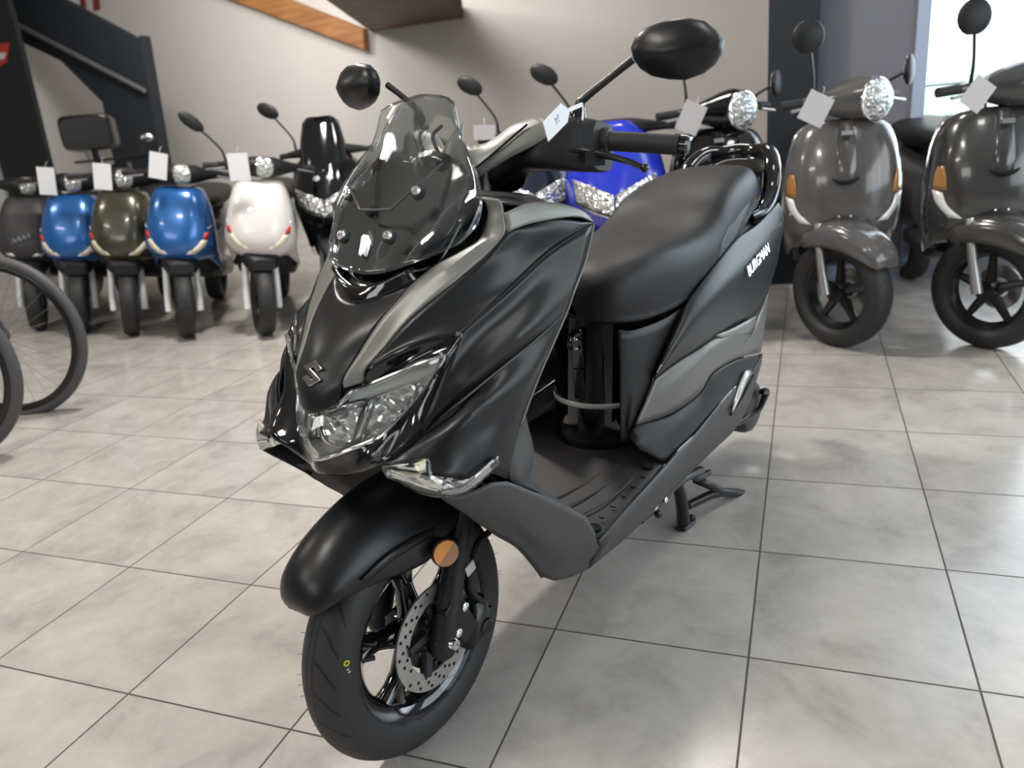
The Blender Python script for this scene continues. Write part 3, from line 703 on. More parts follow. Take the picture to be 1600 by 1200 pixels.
# ---- tail core, tail piece, grab rail
mb = MB().loft([((0, .80, .50), .12, .13, X3, Z3), ((0, .90, .52), .15, .14, X3, Z3), ((0, 1.1, .60), .155, .12, X3, Z3), ((0, 1.35, .68), .15, .10, X3, Z3), ((0, 1.52, .73), .12, .07, X3, Z3), ((0, 1.60, .75), .07, .03, X3, Z3)], 4, 28, 4)
mb.build('body_core', M['matte2'], S)
mb = MB().loft([((0, 1.50, .735), .125, .055, X3, Z3), ((0, 1.58, .745), .10, .045, X3, Z3), ((0, 1.625, .755), .06, .03, X3, Z3)], 3, 24, 3); mb.build('tail_lamp', M['redlamp'], S)
gr = [A(1170, 342, .135), A(1190, 330, .142), A(1203, 300, .14), A(1206, 262, .13), A(1200, 238, .10), A(1180, 237, .05)]
gr = gr+[Vector((0, gr[-1].y+.01, gr[-1].z+.004))]; full = gr+[Vector((-q.x, q.y, q.z)) for q in gr[-2::-1]]
mb = MB().tube(full, [.018, .024, .027, .027, .025, .024, .024, .024, .025, .027, .027, .024, .018], 14, 5, up=(0, 0, 1))
q0 = [(gr[4]+gr[5])/2, Vector((0, 1.46, .845))]
mb.grid(sym([[Vector((0, 1.45, .862)), Vector((.06, 1.45, .862)), Vector((.10, 1.42, .85))], [Vector((0, 1.52, .885)), Vector((.06, 1.52, .885)), Vector((.12, 1.5, .87))], [Vector((0, gr[-1].y, gr[-1].z)), gr[5], gr[4]]]), 4, 4)
mb.build('grab_rail', M['gloss'], S, sharp=60)

# ---- underside: engine, rear wheel, stand, kick lever, silencer
RW = Vector((0, 1.265, .262))
rw = wheel_rim(RW, .138, M['gloss'], S, name='rear_wheel')
k = .2/.2325
MB().lathe([(r*k if r > .165 else .134, h*1.05) for r, h in prof], 72, axis='X', closed=True).build('tyre', M['tyre'], rw, sharp=60)
mb = MB().loft([((.02, .78, .30), .09, .07, X3, Z3), ((.04, .95, .29), .11, .075, X3, Z3), ((.09, 1.1, .285), .055, .075, X3, Z3), ((.105, 1.265, .27), .045, .085, X3, Z3), ((.105, 1.36, .265), .035, .05, X3, Z3)], 4, 28, 3)
mb.lathe([(0, .155), (.06, .155), (.07, .148), (.07, .1)], 32, c=(0, 1.28, .275), axis='X')
mb.loft([((0, .72, .27), .07, .03, X3, Z3), ((0, .9, .25), .08, .045, X3, Z3), ((0, 1.06, .25), .07, .04, X3, Z3)], 3, 20, 3)
ENG = mb.build('engine', M['grey'], S, bevel=0)
bc = A(1163, 634, .14); mb = MB().lathe([(0, .176), (.055, .174), (.072, .166), (.080, .15), (.080, .10)], 36, c=(0, bc.y, bc.z), axis='X'); mb.build('belt_case', M['grey'], ENG)
mb = MB().tube([A(1150, 664, .165), A(1172, 650, .175), A(1186, 640, .185), A(1194, 622, .19), A(1197, 612, .195), A(1190, 612, .2)], [.007, .008, .008, .010, .011, .009], 8, 4)
mb.build('kick_lever', M['black'], S)
mb = MB().loft([((-.16, .95, .27), .02, .02, X3, Z3), ((-.17, 1.1, .29), .05, .055, X3, Z3), ((-.175, 1.35, .36), .052, .065, X3, Z3), ((-.175, 1.55, .42), .048, .06, X3, Z3)], 4, 28, 2.4); mb.build('silencer', M['matte2'], S)
MB().grid(sym([[Vector((0, 1.42, .72)), Vector((.09, 1.42, .70))], [Vector((0, 1.56, .60)), Vector((.085, 1.55, .58))], [Vector((0, 1.63, .42)), Vector((.07, 1.62, .42))]]), 3, 4).build('rear_fender', M['matte2'], S, thick=.005)
MB().loft([((.17, 1.12, .30), .018, .018, X3, Y3), ((.16, 1.2, .45), .02, .02, X3, Y3), ((.14, 1.25, .64), .016, .016, X3, Y3)], 2, 14, 2).build('rear_shock', M['black'], S)
foot = Az(1068, 823, .008); ft2 = Vector((-foot.x, foot.y, foot.z))
tip = A(1196, 775, .20); jn = A(1128, 769, .165)
mb = MB()
for s in BOTH:
    f = Vector((s*foot.x, foot.y, foot.z)); tp_ = Vector((s*foot.x*.92, foot.y-.06, .245))
    mb.tube([tp_, f+Vector((0, -.015, .10)), f+Vector((0, 0, .012))], [.016, .016, .018], 12, 3)
    mb.tube([f+Vector((0, -.02, .004)), f+Vector((0, .035, .0)), f+Vector((0, .05, .012))], [.016, .019, .012], 10, 3, flat=.5)
mb.tube([Vector((foot.x*.92, foot.y-.03, .16)), Vector((-foot.x*.92, foot.y-.03, .16))], .010, 10, 1)
mb.tube([A(1075, 790, foot.x), jn, tip+Vector((0, -.01, 0)), tip+Vector((0, .004, .008))], [.012, .013, .013, .013], 10, 3)
mb.tube([A(1084, 748, foot.x*.95), A(1106, 757, .15), jn], [.012, .012, .012], 10, 3)
mb.tube([tip+Vector((0, 0, .012)), tip+Vector((0, .006, -.018))], [.010, .006], 8, 1)
CS = mb.build('centre_stand', M['black'], S)
mb = MB().tube([A(1000, 812, .17), A(1030, 785, .165), A(1062, 752, .165), A(1095, 735, .16)], [.011, .011, .010, .012], 10, 3)
mb.tube([A(1108, 738, .15), A(1090, 745, .15), A(1075, 742, .15)], [.008, .012, .008], 8, 3)
for (x, y) in ((1037, 778), (1021, 790), (1010, 800), (1028, 803)):
    mb.ball(A(x, y, .178), .010, 10)
mb.build('stand_pivot', M['black'], S)
for (x, y) in ((1038, 781), (1022, 792)): MB().lathe([(0, .008), (.004, .008), (.008, .005), (.008, 0), (0, 0)], 12, c=A(x, y, .186), axis='X').build('pivot_bolt', M['chrome'], S)

# ---- windscreen, its dark backing and four screws
def wrow(*t): return [A(*q) for q in t]
ws = [wrow((565, 428, 0), (600, 426, .04), (640, 413, .088), (682, 398, .118), (716, 381, .145)),
      wrow((578, 400, 0), (612, 396, .04), (650, 383, .09), (700, 365, .13), (744, 352, .158)),
      wrow((590, 365, 0), (628, 358, .045), (668, 345, .09), (712, 330, .13), (752, 318, .163)),
      wrow((610, 315, 0), (645, 305, .04), (685, 298, .085), (722, 288, .122), (747, 280, .149)),
      wrow((628, 265, 0), (660, 258, .038), (690, 252, .07), (715, 245, .10), (733, 242, .123)),
      wrow((645, 205, 0), (667, 202, .03), (690, 202, .058), (708, 204, .080), (720, 212, .097)),
      wrow((655, 158, 0), (672, 156, .022), (688, 155, .044), (700, 158, .064), (710, 165, .081)),
      wrow((657, 149, 0), (672, 149, .021), (687, 150, .042), (698, 153, .060), (706, 159, .074))]
WS = MB().grid(sym(ws), 4, 4).build('windscreen', M['smoke'], S, thick=.003, sharp=60)
rim = [r[-1] for r in ws]+[q for q in ws[-1][-2::-1]]
rimf = rim+[Vector((-q.x, q.y, q.z)) for q in rim[-2::-1]]
MB().tube(rimf, .0022, 6, 3).build('screen_edge', M['smoke'], WS)
bk = [[q+Vector((0, .012, .004)) for q in r[:4]] for r in ws[:4]]+[[q+Vector((0, .014, .004)) for q in P((636, 240, 0), (665, 242, .04), (700, 251, .088), (727, 275, .122))]]
bk[-1][0] = A(632, 244, 0)+Vector((0, .012, 0))
BK = MB().grid(sym(bk), 4, 4).build('screen_backing', M['gloss'], WS, thick=.004)
gpts = [A(570, 330, 0)+Vector((0, .0, 0)), A(608, 328, .035), A(655, 285, .08), A(690, 255, .086)]
gv = [Vector((0, q.y, q.z)) if i == 0 else q for i, q in enumerate(gpts)]
gv[0] = Vector((0, gv[1].y-.006, gv[1].z)); gf = [Vector((-q.x, q.y, q.z)) for q in gv[:0:-1]]+gv
MB().tube([q+Vector((0, .004, 0)) for q in gf], .0022, 6, 3, lin=True).build('backing_groove', M['grey'], BK)
for c in ((.076, .085, .995), (-.076, .085, .995), (.051, .037, .935), (-.051, .037, .935)):
    c = Vector(c); nrm = Vector((c.x*2.2, -.80, .45)).normalized(); uu = nrm.orthogonal().normalized(); vv = nrm.cross(uu)
    b = c-nrm*.004; b.y -= .006
    def ringp(r, d): return [b+nrm*d+(uu*cos(2*pi*k/20)+vv*sin(2*pi*k/20))*r for k in range(20)]
    so = MB().rings([ringp(.0115, -.004), ringp(.0115, .003), ringp(.009, .0045)]).build('screen_screw', M['rubber'], WS)
    MB().rings([ringp(.0082, .0045), ringp(.0082, .0075), ringp(.0060, .0105), ringp(.0030, .0105), ringp(.0026, .0080)]).build('screw_head', M['chrome'], so)

# ---- handlebar: covers, grips, levers, mirrors
def pl(name, rows, m, both=True, **k):
    mb = MB().grid(rows, 4, 3, **k)
    return pair(name, mb, m, thick=.004, sharp=25) if both else mb.build(name, m, S, thick=.004, sharp=25)
hw_ = [[Al(742, 281, .255), Al(792, 249, .285), Al(829, 230, .305), Al(858, 212, .325)], [Al(738, 266, .252), Al(785, 228, .288), Al(818, 205, .308), Al(852, 190, .33)], [Al(722, 228, .275), Al(760, 225, .300), Al(800, 198, .325), Al(838, 184, .345)]]
HB = pair('handlebar_cover', MB().grid(hw_, 4, 3), M['satin'], thick=.004, sharp=25)
for s, par in zip(BOTH, HB):
    mb = MB().tube([q+Vector((0, -.004, .002)) for q in [Al(740, 269, .250), Al(775, 240, .278), Al(811, 209, .302), Al(826, 196, .312)]], .002, 6, 3); (mb if s > 0 else mb.flip()).build('cover_seam', M['hole'], par)
mc = [[Al(660, 196, .30), Al(690, 194, .30), Al(712, 205, .29), Al(722, 228, .275)], [Al(660, 215, .27), Al(688, 213, .27), Al(708, 225, .265), Al(724, 245, .262)], [Al(658, 250, .24), Al(690, 252, .24), Al(715, 262, .245), Al(740, 283, .252)]]
x0 = mc[0][0].x
mc = [[Vector((0, r[0].y, r[0].z))]+[q for q in r if q.x > .012] for r in mc]
nmin = min(len(r) for r in mc); mc = [[r[0]]+r[-(nmin-1):] for r in mc]
MC = MB().grid(sym(mc), 5, 3).build('meter_hood', M['satin'], S, thick=.004, sharp=25)
for (a, b, c_) in (((690, 197), (676, 214), (690, 250)), ((668, 197), (655, 212), (664, 245))):
    MB().tube([Al(*a, .288), Al(*b, .258), Al(*c_, .228)], .0035, 8, 4).build('hood_seam', M['black'], MC)
mb = MB().loft([((0, .36, .99), .085, .035, X3, Vector((0, .5, 1)).normalized()), ((0, .40, 1.01), .08, .03, X3, Vector((0, .5, 1)).normalized())], 2, 24, 4); mb.build('meter', M['gloss'], S)
hp = [(.0, Vector((.0, .37, .985)), .035, .035), (1, A(808, 240, .095)+Vector((0, .022, 0)), .034, .030), (2, A(852, 228, .14)+Vector((0, .006, 0)), .041, .038), (3, A(900, 226, .182), .044, .042), (4, A(930, 228, .207), .043, .040), (5, A(943, 229, .219), .040, .036)]
mb = MB().loft([(c, hv, hd, Vector((0, .2, 1)).normalized(), Vector((0, 1, -.2)).normalized()) for _, c, hv, hd in hp], 4, 28, 4)
SH = pair('switch_housing', mb, M['matte2'], sharp=40)
g0, g1 = A(948, 220, .222), A(1054, 226, .335); gd = (g1-g0).normalized()
for s in BOTH:
    def one(mb, name, m, par=S, **k): return (mb if s > 0 else mb.flip()).build(name, m, par, **k)
    G = one(MB().tube([g0-gd*.01, g0+gd*.004, g0+gd*.006, g1], [.022, .022, .0165, .0165], 20, 3, lin=True), 'handlebar_grip', M['rubber'])
    one(MB().tube([g1, g1+gd*.003, g1+gd*.004, g1+gd*.008], [.0185, .0185, .0175, .0175], 20, 1, lin=True), 'grip_flange', M['rubber'], G)
    one(MB().tube([g1+gd*.008, g1+gd*.010, g1+gd*.020, g1+gd*.024], [.012, .0165, .0165, .013], 20, 1, lin=True), 'bar_end', M['gloss'], G)
    lv = [A(890, 236, .18), A(912, 234, .20), A(945, 240, .228), A(985, 250, .27), A(1010, 260, .302)]
    lv = [q+Vector((0, -.015, 0)) for q in lv]
    BL = one(MB().tube(lv, [.009, .009, .0075, .0065, .006], 10, 4, flat=.8), 'brake_lever', M['black'])
    one(MB().ball(lv[-1]+Vector((.004, 0, -.001)), .0078, 12), 'lever_tip', M['gloss'], BL)
    mb = MB().prism([A(*q) for q in ((914, 238, .2175), (945, 230, .2245), (945, 258, .2245), (914, 259, .2175))], (.003, -.004, 0)); one(mb, 'lever_recess', M['hole'], SH[0 if s > 0 else 1])
    sb = A(903, 190, .185); st = A(904, 168, .186); se = A(990, 92, .282)
    RM = one(MB().tube([sb+Vector((0, 0, -.03)), sb, st], [.017, .016, .012], 14, 2), 'mirror', M['gloss'], label='black rear-view mirror on a slanting stem')
    one(MB().tube([st+Vector((0, 0, -.012)), st+Vector((.003, 0, .005)), A(914, 153, .197), A(955, 120, .243), se], [.0095, .009, .0068, .006, .0065], 12, 4), 'mirror_stem', M['black'], RM)
    mcn = Vector((.356, .405, 1.166)); t_ = radians(14); mn = Vector((-sin(t_), cos(t_), .05)).normalized()
    def mp(x, y):
        r = lray(x, y); return CL+r*((mcn-CL).dot(mn)/r.dot(mn))
    ol = [mp(*q) for q in ((987, 75), (994, 58), (1010, 43), (1040, 32), (1076, 27), (1102, 33), (1120, 47), (1133, 62), (1129, 84), (1118, 101), (1100, 115), (1072, 125), (1045, 124), (1020, 119), (1002, 108), (991, 92))]
    cn = sum(ol, Vector())/len(ol)
    R = []
    for k_, dd in ((.92, .006), (.985, .002), (1.0, -.004), (.985, -.012), (.93, -.020), (.75, -.027), (.45, -.034), (.12, -.038)):
        R.append([cn+(q-cn)*k_+mn*dd*(1.15-6*abs((q-cn).z*k_-.12*(q-cn).x*k_)) if dd < -.013 else cn+(q-cn)*k_+mn*dd for q in crom(ol+[ol[0]], 2, True)[:-1]])
    MS = one(MB().rings(R), 'mirror_shell', M['matte'], RM, sharp=34)
    if s < 0: RM.location = (.012, 0, .013)
    one(MB().rings([[cn+(q-cn)*.9+mn*.006 for q in ol], [cn+(q-cn)*.9+mn*.008 for q in ol]]), 'mirror_glass', M['chrome'], MS)

# ================================================================== THE SHOWROOM
M['wallw'] = wall_mat('off-white plaster wall', (.60, .58, .56), 2, .05)
M['wallg'] = wall_mat('grey blue wall', (.19, .19, .215), 2, .06)
M['dark'] = wall_mat('dark green black partition', (.014, .020, .019), 2, .15)
M['navy'] = wall_mat('dark navy column paint', (.012, .017, .024), 2, .2)
M['frame'] = mat('pale window frame', (.45, .52, .68), .4)
M['grass'] = wall_mat('pale green ground outside', (.35, .55, .38), 1, .3)
M['beamw'] = wood_mat('orange pine beam', (.22, .085, .022), (.38, .17, .05), 0)
M['darkw'] = wood_mat('dark stained boards', (.045, .018, .009), (.10, .042, .02), 1)
M['ceil'] = wall_mat('pale ceiling', (.5, .48, .46), 2, .04)
def slab(name, x0, y0, z0, x1, y1, z1, m, parent=None, bevel=0, st=True):
    o = MB().box(((x0+x1)/2, (y0+y1)/2, (z0+z1)/2), (abs(x1-x0)/2, abs(y1-y0)/2, abs(z1-z0)/2)).build(name, m, parent, bevel=bevel)
    return struct(o) if st and not parent else o
YB, YR = 8.0, 4.0
fl_ = MB().box((-.6, 1.6, -.05), (6.6, 6.6, .05)).build('floor', floor_mat()); struct(fl_)
cB = world(1200, 200, Y=YR).x; cE = world(1275, 200, Y=YR).x; pE = world(1421, 200, Y=YR).x; wE = world(1447, 120, Y=YR).x
slab('wall_back', -7.2, YB, 0, cB+.4, YB+.12, 3.6, M['wallw'])
slab('wall_left', -7.2, -5, 0, -7.08, YB, 3.6, M['wallw'])
slab('wall_front', -7.2, -5.1, 0, 6, -4.98, 3.6, M['wallg'])
slab('wall_return', cB+.02, YR+.15, 0, cB+.14, YB, 3.6, M['wallw'])
slab('wall_right', 5.9, -5, 0, 6.0, YR, .9, M['wallg']); slab('wall_right_upper', 5.9, -5, 2.7, 6.0, YR, 3.6, M['wallg']); slab('wall_right_corner', 5.9, 2.6, .9, 6.0, YR, 2.7, M['wallg']); slab('wall_right_end', 5.9, -5, .9, 6.0, -3.2, 2.7, M['wallg'])
slab('window_2', 5.92, -.34, .9, 5.98, -.26, 2.7, M['frame'])
slab('ceiling', -7.2, -5.1, 3.5, 6, YB+.1, 3.6, M['ceil'])
slab('trim_1', cB, YR-.12, 0, cE, YR+.14, 3.5, M['navy'])          # dark column
slab('wall_panel', cE, YR, 0, pE, YR+.14, 3.5, M['wallg'])
slab('baseboard_back', cE, YR-.03, 0, pE, YR, .09, M['frame'])
# big window: frame, sill, panes
slab('window_1', pE, YR-.02, 0, wE, YR+.12, 3.5, M['frame'])
slab('window_sill', wE, YR-.02, 0, 5.9, YR+.12, .30, M['wallg']); slab('window_head', wE, YR-.02, 3.0, 5.9, YR+.12, 3.5, M['frame'])
slab('window_mullion', 4.25, YR, .3, 4.33, YR+.08, 3.0, M['frame'])
slab('window_pane', wE, YR+.05, .3, 4.25, YR+.056, 3.0, M['lens']); slab('window_pane', 4.33, YR+.05, .3, 5.9, YR+.056, 3.0, M['lens'])
slab('ground', -1, YR+1.2, -.12, 30, 60, -.1, M['grass'])
fe = thing('garden_fence', 'thin dark wire fence outside the bright window', 'fence', (4.6, 7.2, -.1))
for k in range(9):
    MB().tube([(-2+.5*k, 0, 0), (-2+.5*k, 0, 1.15)], .015, 6, 1).build('fence_post', M['black'], fe)
for z in (.5, .85, 1.12): MB().tube([(-2, 0, z), (2, 0, z)], .010, 6, 1).build('fence_wire', M['black'], fe)
# wooden soffit and beam under the upper floor
zs = 2.2
a, b_, c, d = world(580, 50, Y=YB-.02), world(725, 31, Y=YB-.02), world(720, 0, z=zs), world(510, 0, z=zs)
a.z = b_.z = zs
d2 = a+(d-a)*2.0; c2 = b_+(c-b_)*2.0; c2.z = d2.z = zs
WD = struct(MB().prism([a, b_, c2, d2], (0, 0, .12)).build('ceiling_soffit', M['darkw']))
nb = (d2-a).normalized(); e0 = world(577, 80, Y=YB-.02); 
bl = [world(577, 78, Y=YB-.05), world(581, 50, Y=YB-.05)]
h_ = (bl[1]-bl[0]).z
f0, f1 = world(577, 79, Y=YB-.05), world(380, 5, Y=YB-.05)
dv_ = (f1-f0)*1.6
tag(MB().prism([f0, f0+dv_, f0+dv_+Vector((0, 0, .30)), f0+Vector((0.02, 0, .23))], (0, -.12, 0)).build('roof_beam', M['beamw'], bevel=.006), 'sloping orange pine beam high on the white back wall', 'beam')
# staircase on the left, dark partition in front of it
SY = 6.6
def wp(pts, Y): return [world(x, y, Y=Y) for x, y in pts]
ST = thing('staircase', 'black staircase side with a grey handrail climbing to the left', 'staircase', (world(240, 250, Y=SY).x, SY, 0))
def relp(mb, o): mb.v = [tuple(Vector(q)-o.location) for q in mb.v]; return mb
relp(MB().prism(wp([(-160, -130), (100, 0), (215, 62), (226, 120), (226, 220), (160, 160), (95, 95), (28, 63), (-160, -20)], SY), (0, .10, 0)), ST).build('stair_stringer', M['navy'], ST)
relp(MB().prism([*wp([(218, 55), (251, 245)], SY-.02), *[Vector((q.x, SY-.02, 0)) for q in wp([(251, 245), (176, 245)], SY)], *wp([(176, 245), (158, 150)], SY-.02)], (0, .16, 0)), ST).build('stair_post', M['navy'], ST)
relp(MB().tube([world(-160, -62, Y=SY-.08), world(0, 24, Y=SY-.08), world(226, 142, Y=SY-.08)], .028, 10, 1, lin=True), ST).build('handrail', M['alu'], ST)
gpl = wp([(28, 60), (78, 262)], SY-.5)
struct(MB().prism([gpl[0]+Vector((-.0, 0, 1.2)), gpl[0], gpl[1], Vector((gpl[1].x+.06, SY-.5, 0)), Vector((-7, SY-.5, 0)), Vector((-7, SY-.5, 3.5)), gpl[0]+Vector((-.3, 0, 1.6))], (0, .06, 0)).build('wall_partition', M['dark']))
sg = wp([(-14, 70), (13, 66), (9, 98), (-14, 112)], SY-.52)
SG = thing('wall_sign', 'small red and white sign on the dark partition', 'sign', sg[0])
relp(MB().prism(sg, (0, .015, 0)), SG).build('sign_board', M['red'], SG)
relp(MB().prism(wp([(-14, 84), (8, 82), (5, 92), (-14, 96)], SY-.53), (0, .012, 0)), SG).build('sign_band', M['paper'], SG)
for k_, (xa, xb) in enumerate(((124, 131), (144, 153))):
    pp = wp([(xa, -10), (xb, -10), (xb+2, 14), (xa+2, 17)], YB-.03)
    tag(MB().prism(pp, (0, .02, 0)).build('wall_letter', M['redbrown']), ('left' if k_ == 0 else 'right')+' one of two dull red letter strokes high on the wall above the stairs', 'letter', 'red letters above the stairs')

# ------------------------------------------------------------------ lamps
def area(name, loc, sx_, sy_, e, c=(1, .95, .89), rot=(0, 0, 0)):
    l = bpy.data.lights.new(name, 'AREA'); l.shape = 'RECTANGLE'; l.size = sx_; l.size_y = sy_; l.energy = e; l.color = c
    o = bpy.data.objects.new(name, l); o.location = loc; o.rotation_euler = rot; col.objects.link(o)
area('ceiling_and_fill_light', (-.1, 2.2, 3.3), .35, .35, 100)
area('ceiling_and_fill_light', (.6, -.9, 3.3), .45, .45, 38)
area('ceiling_and_fill_light', (-3.2, .4, 3.3), 1.2, .4, 40)
area('ceiling_and_fill_light', (-3.6, 5.2, 3.2), 1.2, .4, 70, (1, .95, .89), (radians(62), 0, 0))  # added wall wash, turned off the floor to brighten the back wall
area('ceiling_and_fill_light', (2.9, .6, 3.3), .5, .5, 14)
area('ceiling_and_fill_light', (-1.6, 5.4, 3.2), 1.6, .4, 62, (1, .95, .89), (radians(58), 0, 0))  # second added wash, tilted so only the back wall gains light
area('ceiling_and_fill_light', (1.5, 3.2, 3.3), .5, .5, 25)
area('ceiling_and_fill_light', (-1.6, -2.6, 3.3), 1.4, .4, 42)
area('ceiling_and_fill_light', (.3, -3.4, 2.3), 2.0, .8, 26, (1, .97, .93), (radians(65), 0, 0))  # added front fill panel below the ceiling, for glints on nose and headlight
area('window_daylight', (5.8, -.3, 1.8), 5.4, 1.7, 42, (.62, .80, 1), (0, radians(90), 0))
area('window_daylight', (4.2, YR-.1, 1.7), 2.6, 2.4, 70, (.72, .84, 1), (radians(-90), 0, 0))
w = bpy.data.worlds.new('daylight'); bpy.context.scene.world = w; w.use_nodes = True
nt = w.node_tree; bg = nt.nodes['Background']
tc = nt.nodes.new('ShaderNodeTexCoord'); sx_ = nt.nodes.new('ShaderNodeSeparateXYZ'); nt.links.new(tc.outputs['Generated'], sx_.inputs[0])
cr = nt.nodes.new('ShaderNodeValToRGB'); cr.color_ramp.elements[0].position = .5; cr.color_ramp.elements[0].color = (.55, .75, .78, 1); cr.color_ramp.elements[1].position = .56; cr.color_ramp.elements[1].color = (.92, .97, 1, 1)
mr_ = nt.nodes.new('ShaderNodeMapRange'); mr_.inputs['From Min'].default_value = -1; nt.links.new(sx_.outputs['Z'], mr_.inputs['Value']); nt.links.new(mr_.outputs['Result'], cr.inputs['Fac'])
nt.links.new(cr.outputs['Color'], bg.inputs['Color']); bg.inputs['Strength'].default_value = 3.6
vs = bpy.context.scene.view_settings; vs.view_transform = 'Standard'; vs.exposure = 0

# ================================================================== THE OTHER SCOOTERS
def rotz(mb, a, c=(0, 0, 0)):
    R = Matrix.Rotation(a, 3, 'Z'); c = Vector(c); mb.v = [tuple(c+R @ (Vector(q)-c)) for q in mb.v]; return mb
def small_wheel(root, c, r, wd, st, rimm, name='front_wheel', spokes=5):
    k = r/.2325; ro = r*.70
    mb = MB(); hw = wd*.62
    mb.lathe([(ro, hw), (ro*.90, hw*.8), (ro*.86, .0), (ro*.90, -hw*.8), (ro, -hw), (ro*.93, -hw*.9), (ro*.80, 0), (ro*.93, hw*.9)], 40, axis='X', closed=True)
    mb.lathe([(.0, .04), (.035, .04), (.04, -.04), (0, -.04)], 20, axis='X')
    for i in range(spokes):
        a = 2*pi*i/spokes+.3
        mb.tube([(0, .03*cos(a), .03*sin(a)), (0, ro*.86*cos(a), ro*.86*sin(a))], [.022, .014], 8, 1, up=(1, 0, 0), lin=True)
    o = mb.build(name, rimm, root); o.location = c; o.rotation_euler = (0, 0, st)
    pr = [(ro*.97, wd*.75), (r*.80, wd*.98), (r*.90, wd*.97), (r*.965, wd*.72), (r*.995, wd*.3), (r, 0)]
    pr = pr+[(a, -b) for a, b in pr[-2::-1]]+[(ro*.94, 0)]
    MB().lathe(pr, 56, axis='X', closed=True).build('tyre', M['tyre'], o, sharp=60)
    return o
def mirror_part(root, base, elb, ctr, rx, rz_, st=0, face=0.0, m=None, tilt=0):
    mb = MB().tube([base, elb, ctr], [.008, .006, .006], 8, 4); rotz(mb, st, (0, .17, 0)); o = mb.build('mirror', M['black'], root)
    R = Matrix.Rotation(face, 3, 'Z') @ Matrix.Rotation(tilt, 3, 'Y')
    mb = MB().ball(ctr, (rx, .018, rz_), 18, R=R); rotz(mb, st, (0, .17, 0)); s = mb.build('mirror_shell', m or M['matte2'], o)
    mb = MB().ball(Vector(ctr)+R @ Vector((0, .010, 0)), (rx*.9, .011, rz_*.9), 18, R=R); rotz(mb, st, (0, .17, 0)); mb.build('mirror_glass', M['chrome'], s)
    return o
def common_rear(root, paint, wb, hw, seatz, rr, flz):
    MB().loft([((0, wb-.55, .50), hw*.7, .16, X3, Z3), ((0, wb-.3, .52), hw, .18, X3, Z3), ((0, wb, .58), hw, .16, X3, Z3), ((0, wb+.25, .64), hw*.7, .10, X3, Z3), ((0, wb+.36, .66), hw*.3, .05, X3, Z3)], 4, 24, 2.6).build('rear_body', paint, root)
    MB().loft([((0, wb-.62, seatz-.03), .07, .03, X3, Z3), ((0, wb-.45, seatz-.02), .13, .05, X3, Z3), ((0, wb-.1, seatz), .15, .055, X3, Z3), ((0, wb+.2, seatz+.02), .12, .045, X3, Z3), ((0, wb+.3, seatz+.02), .06, .02, X3, Z3)], 4, 24, 3).build('seat', M['seat'], root)
    MB().loft([((0, .20, flz+.05), .16, .03, X3, Z3), ((0, .35, flz), .17, .03, X3, Z3), ((0, wb-.5, flz), .16, .04, X3, Z3)], 3, 20, 5).build('floorboard', M['matte2'], root)
    small_wheel(root, (0, wb, rr), rr, .055, 0, M['black'], 'rear_wheel')
    MB().loft([((.05, wb-.4, .30), .07, .07, X3, Z3), ((.08, wb, .26), .05, .07, X3, Z3)], 3, 18, 3).build('engine', M['black'], root)
def place_tag(name, label, grp, px, py, w_, h_, rot, dist_pt, m=None, writing=True):
    # a white card hanging from a handlebar, at the depth of dist_pt, facing the way the scooter faces
    rx = MR @ Vector((1, 0, 0)); dr = ray(px, py); fw = MR @ Vector((0, 0, -1))
    t_ = (Vector(dist_pt)-CAM).dot(fw)/dr.dot(fw); c = CAM+dr*t_
    rh = Vector((fw.y, -fw.x, 0)).normalized(); a = radians(rot)
    u = rh*cos(a)+Z3*sin(a); v = Z3*cos(a)-rh*sin(a); n = u.cross(v)
    k = t_/F; W_, H_ = w_*k/2, h_*k/2
    root = thing(name, label, 'price tag', c, 0, grp)
    MB().prism([u*-W_+v*-H_, u*W_+v*-H_, u*W_+v*H_, u*-W_+v*H_], n*-.001).build('card', m or M['paper'], root)
    mb = MB().tube([v*H_*.92, v*(H_+.025)+n*-.02, v*(H_+.03)+n*-.04], .0012, 5, 3); mb.build('string', M['paper2'], root)
    return root
rowlab = 'price tags on the parked scooters'

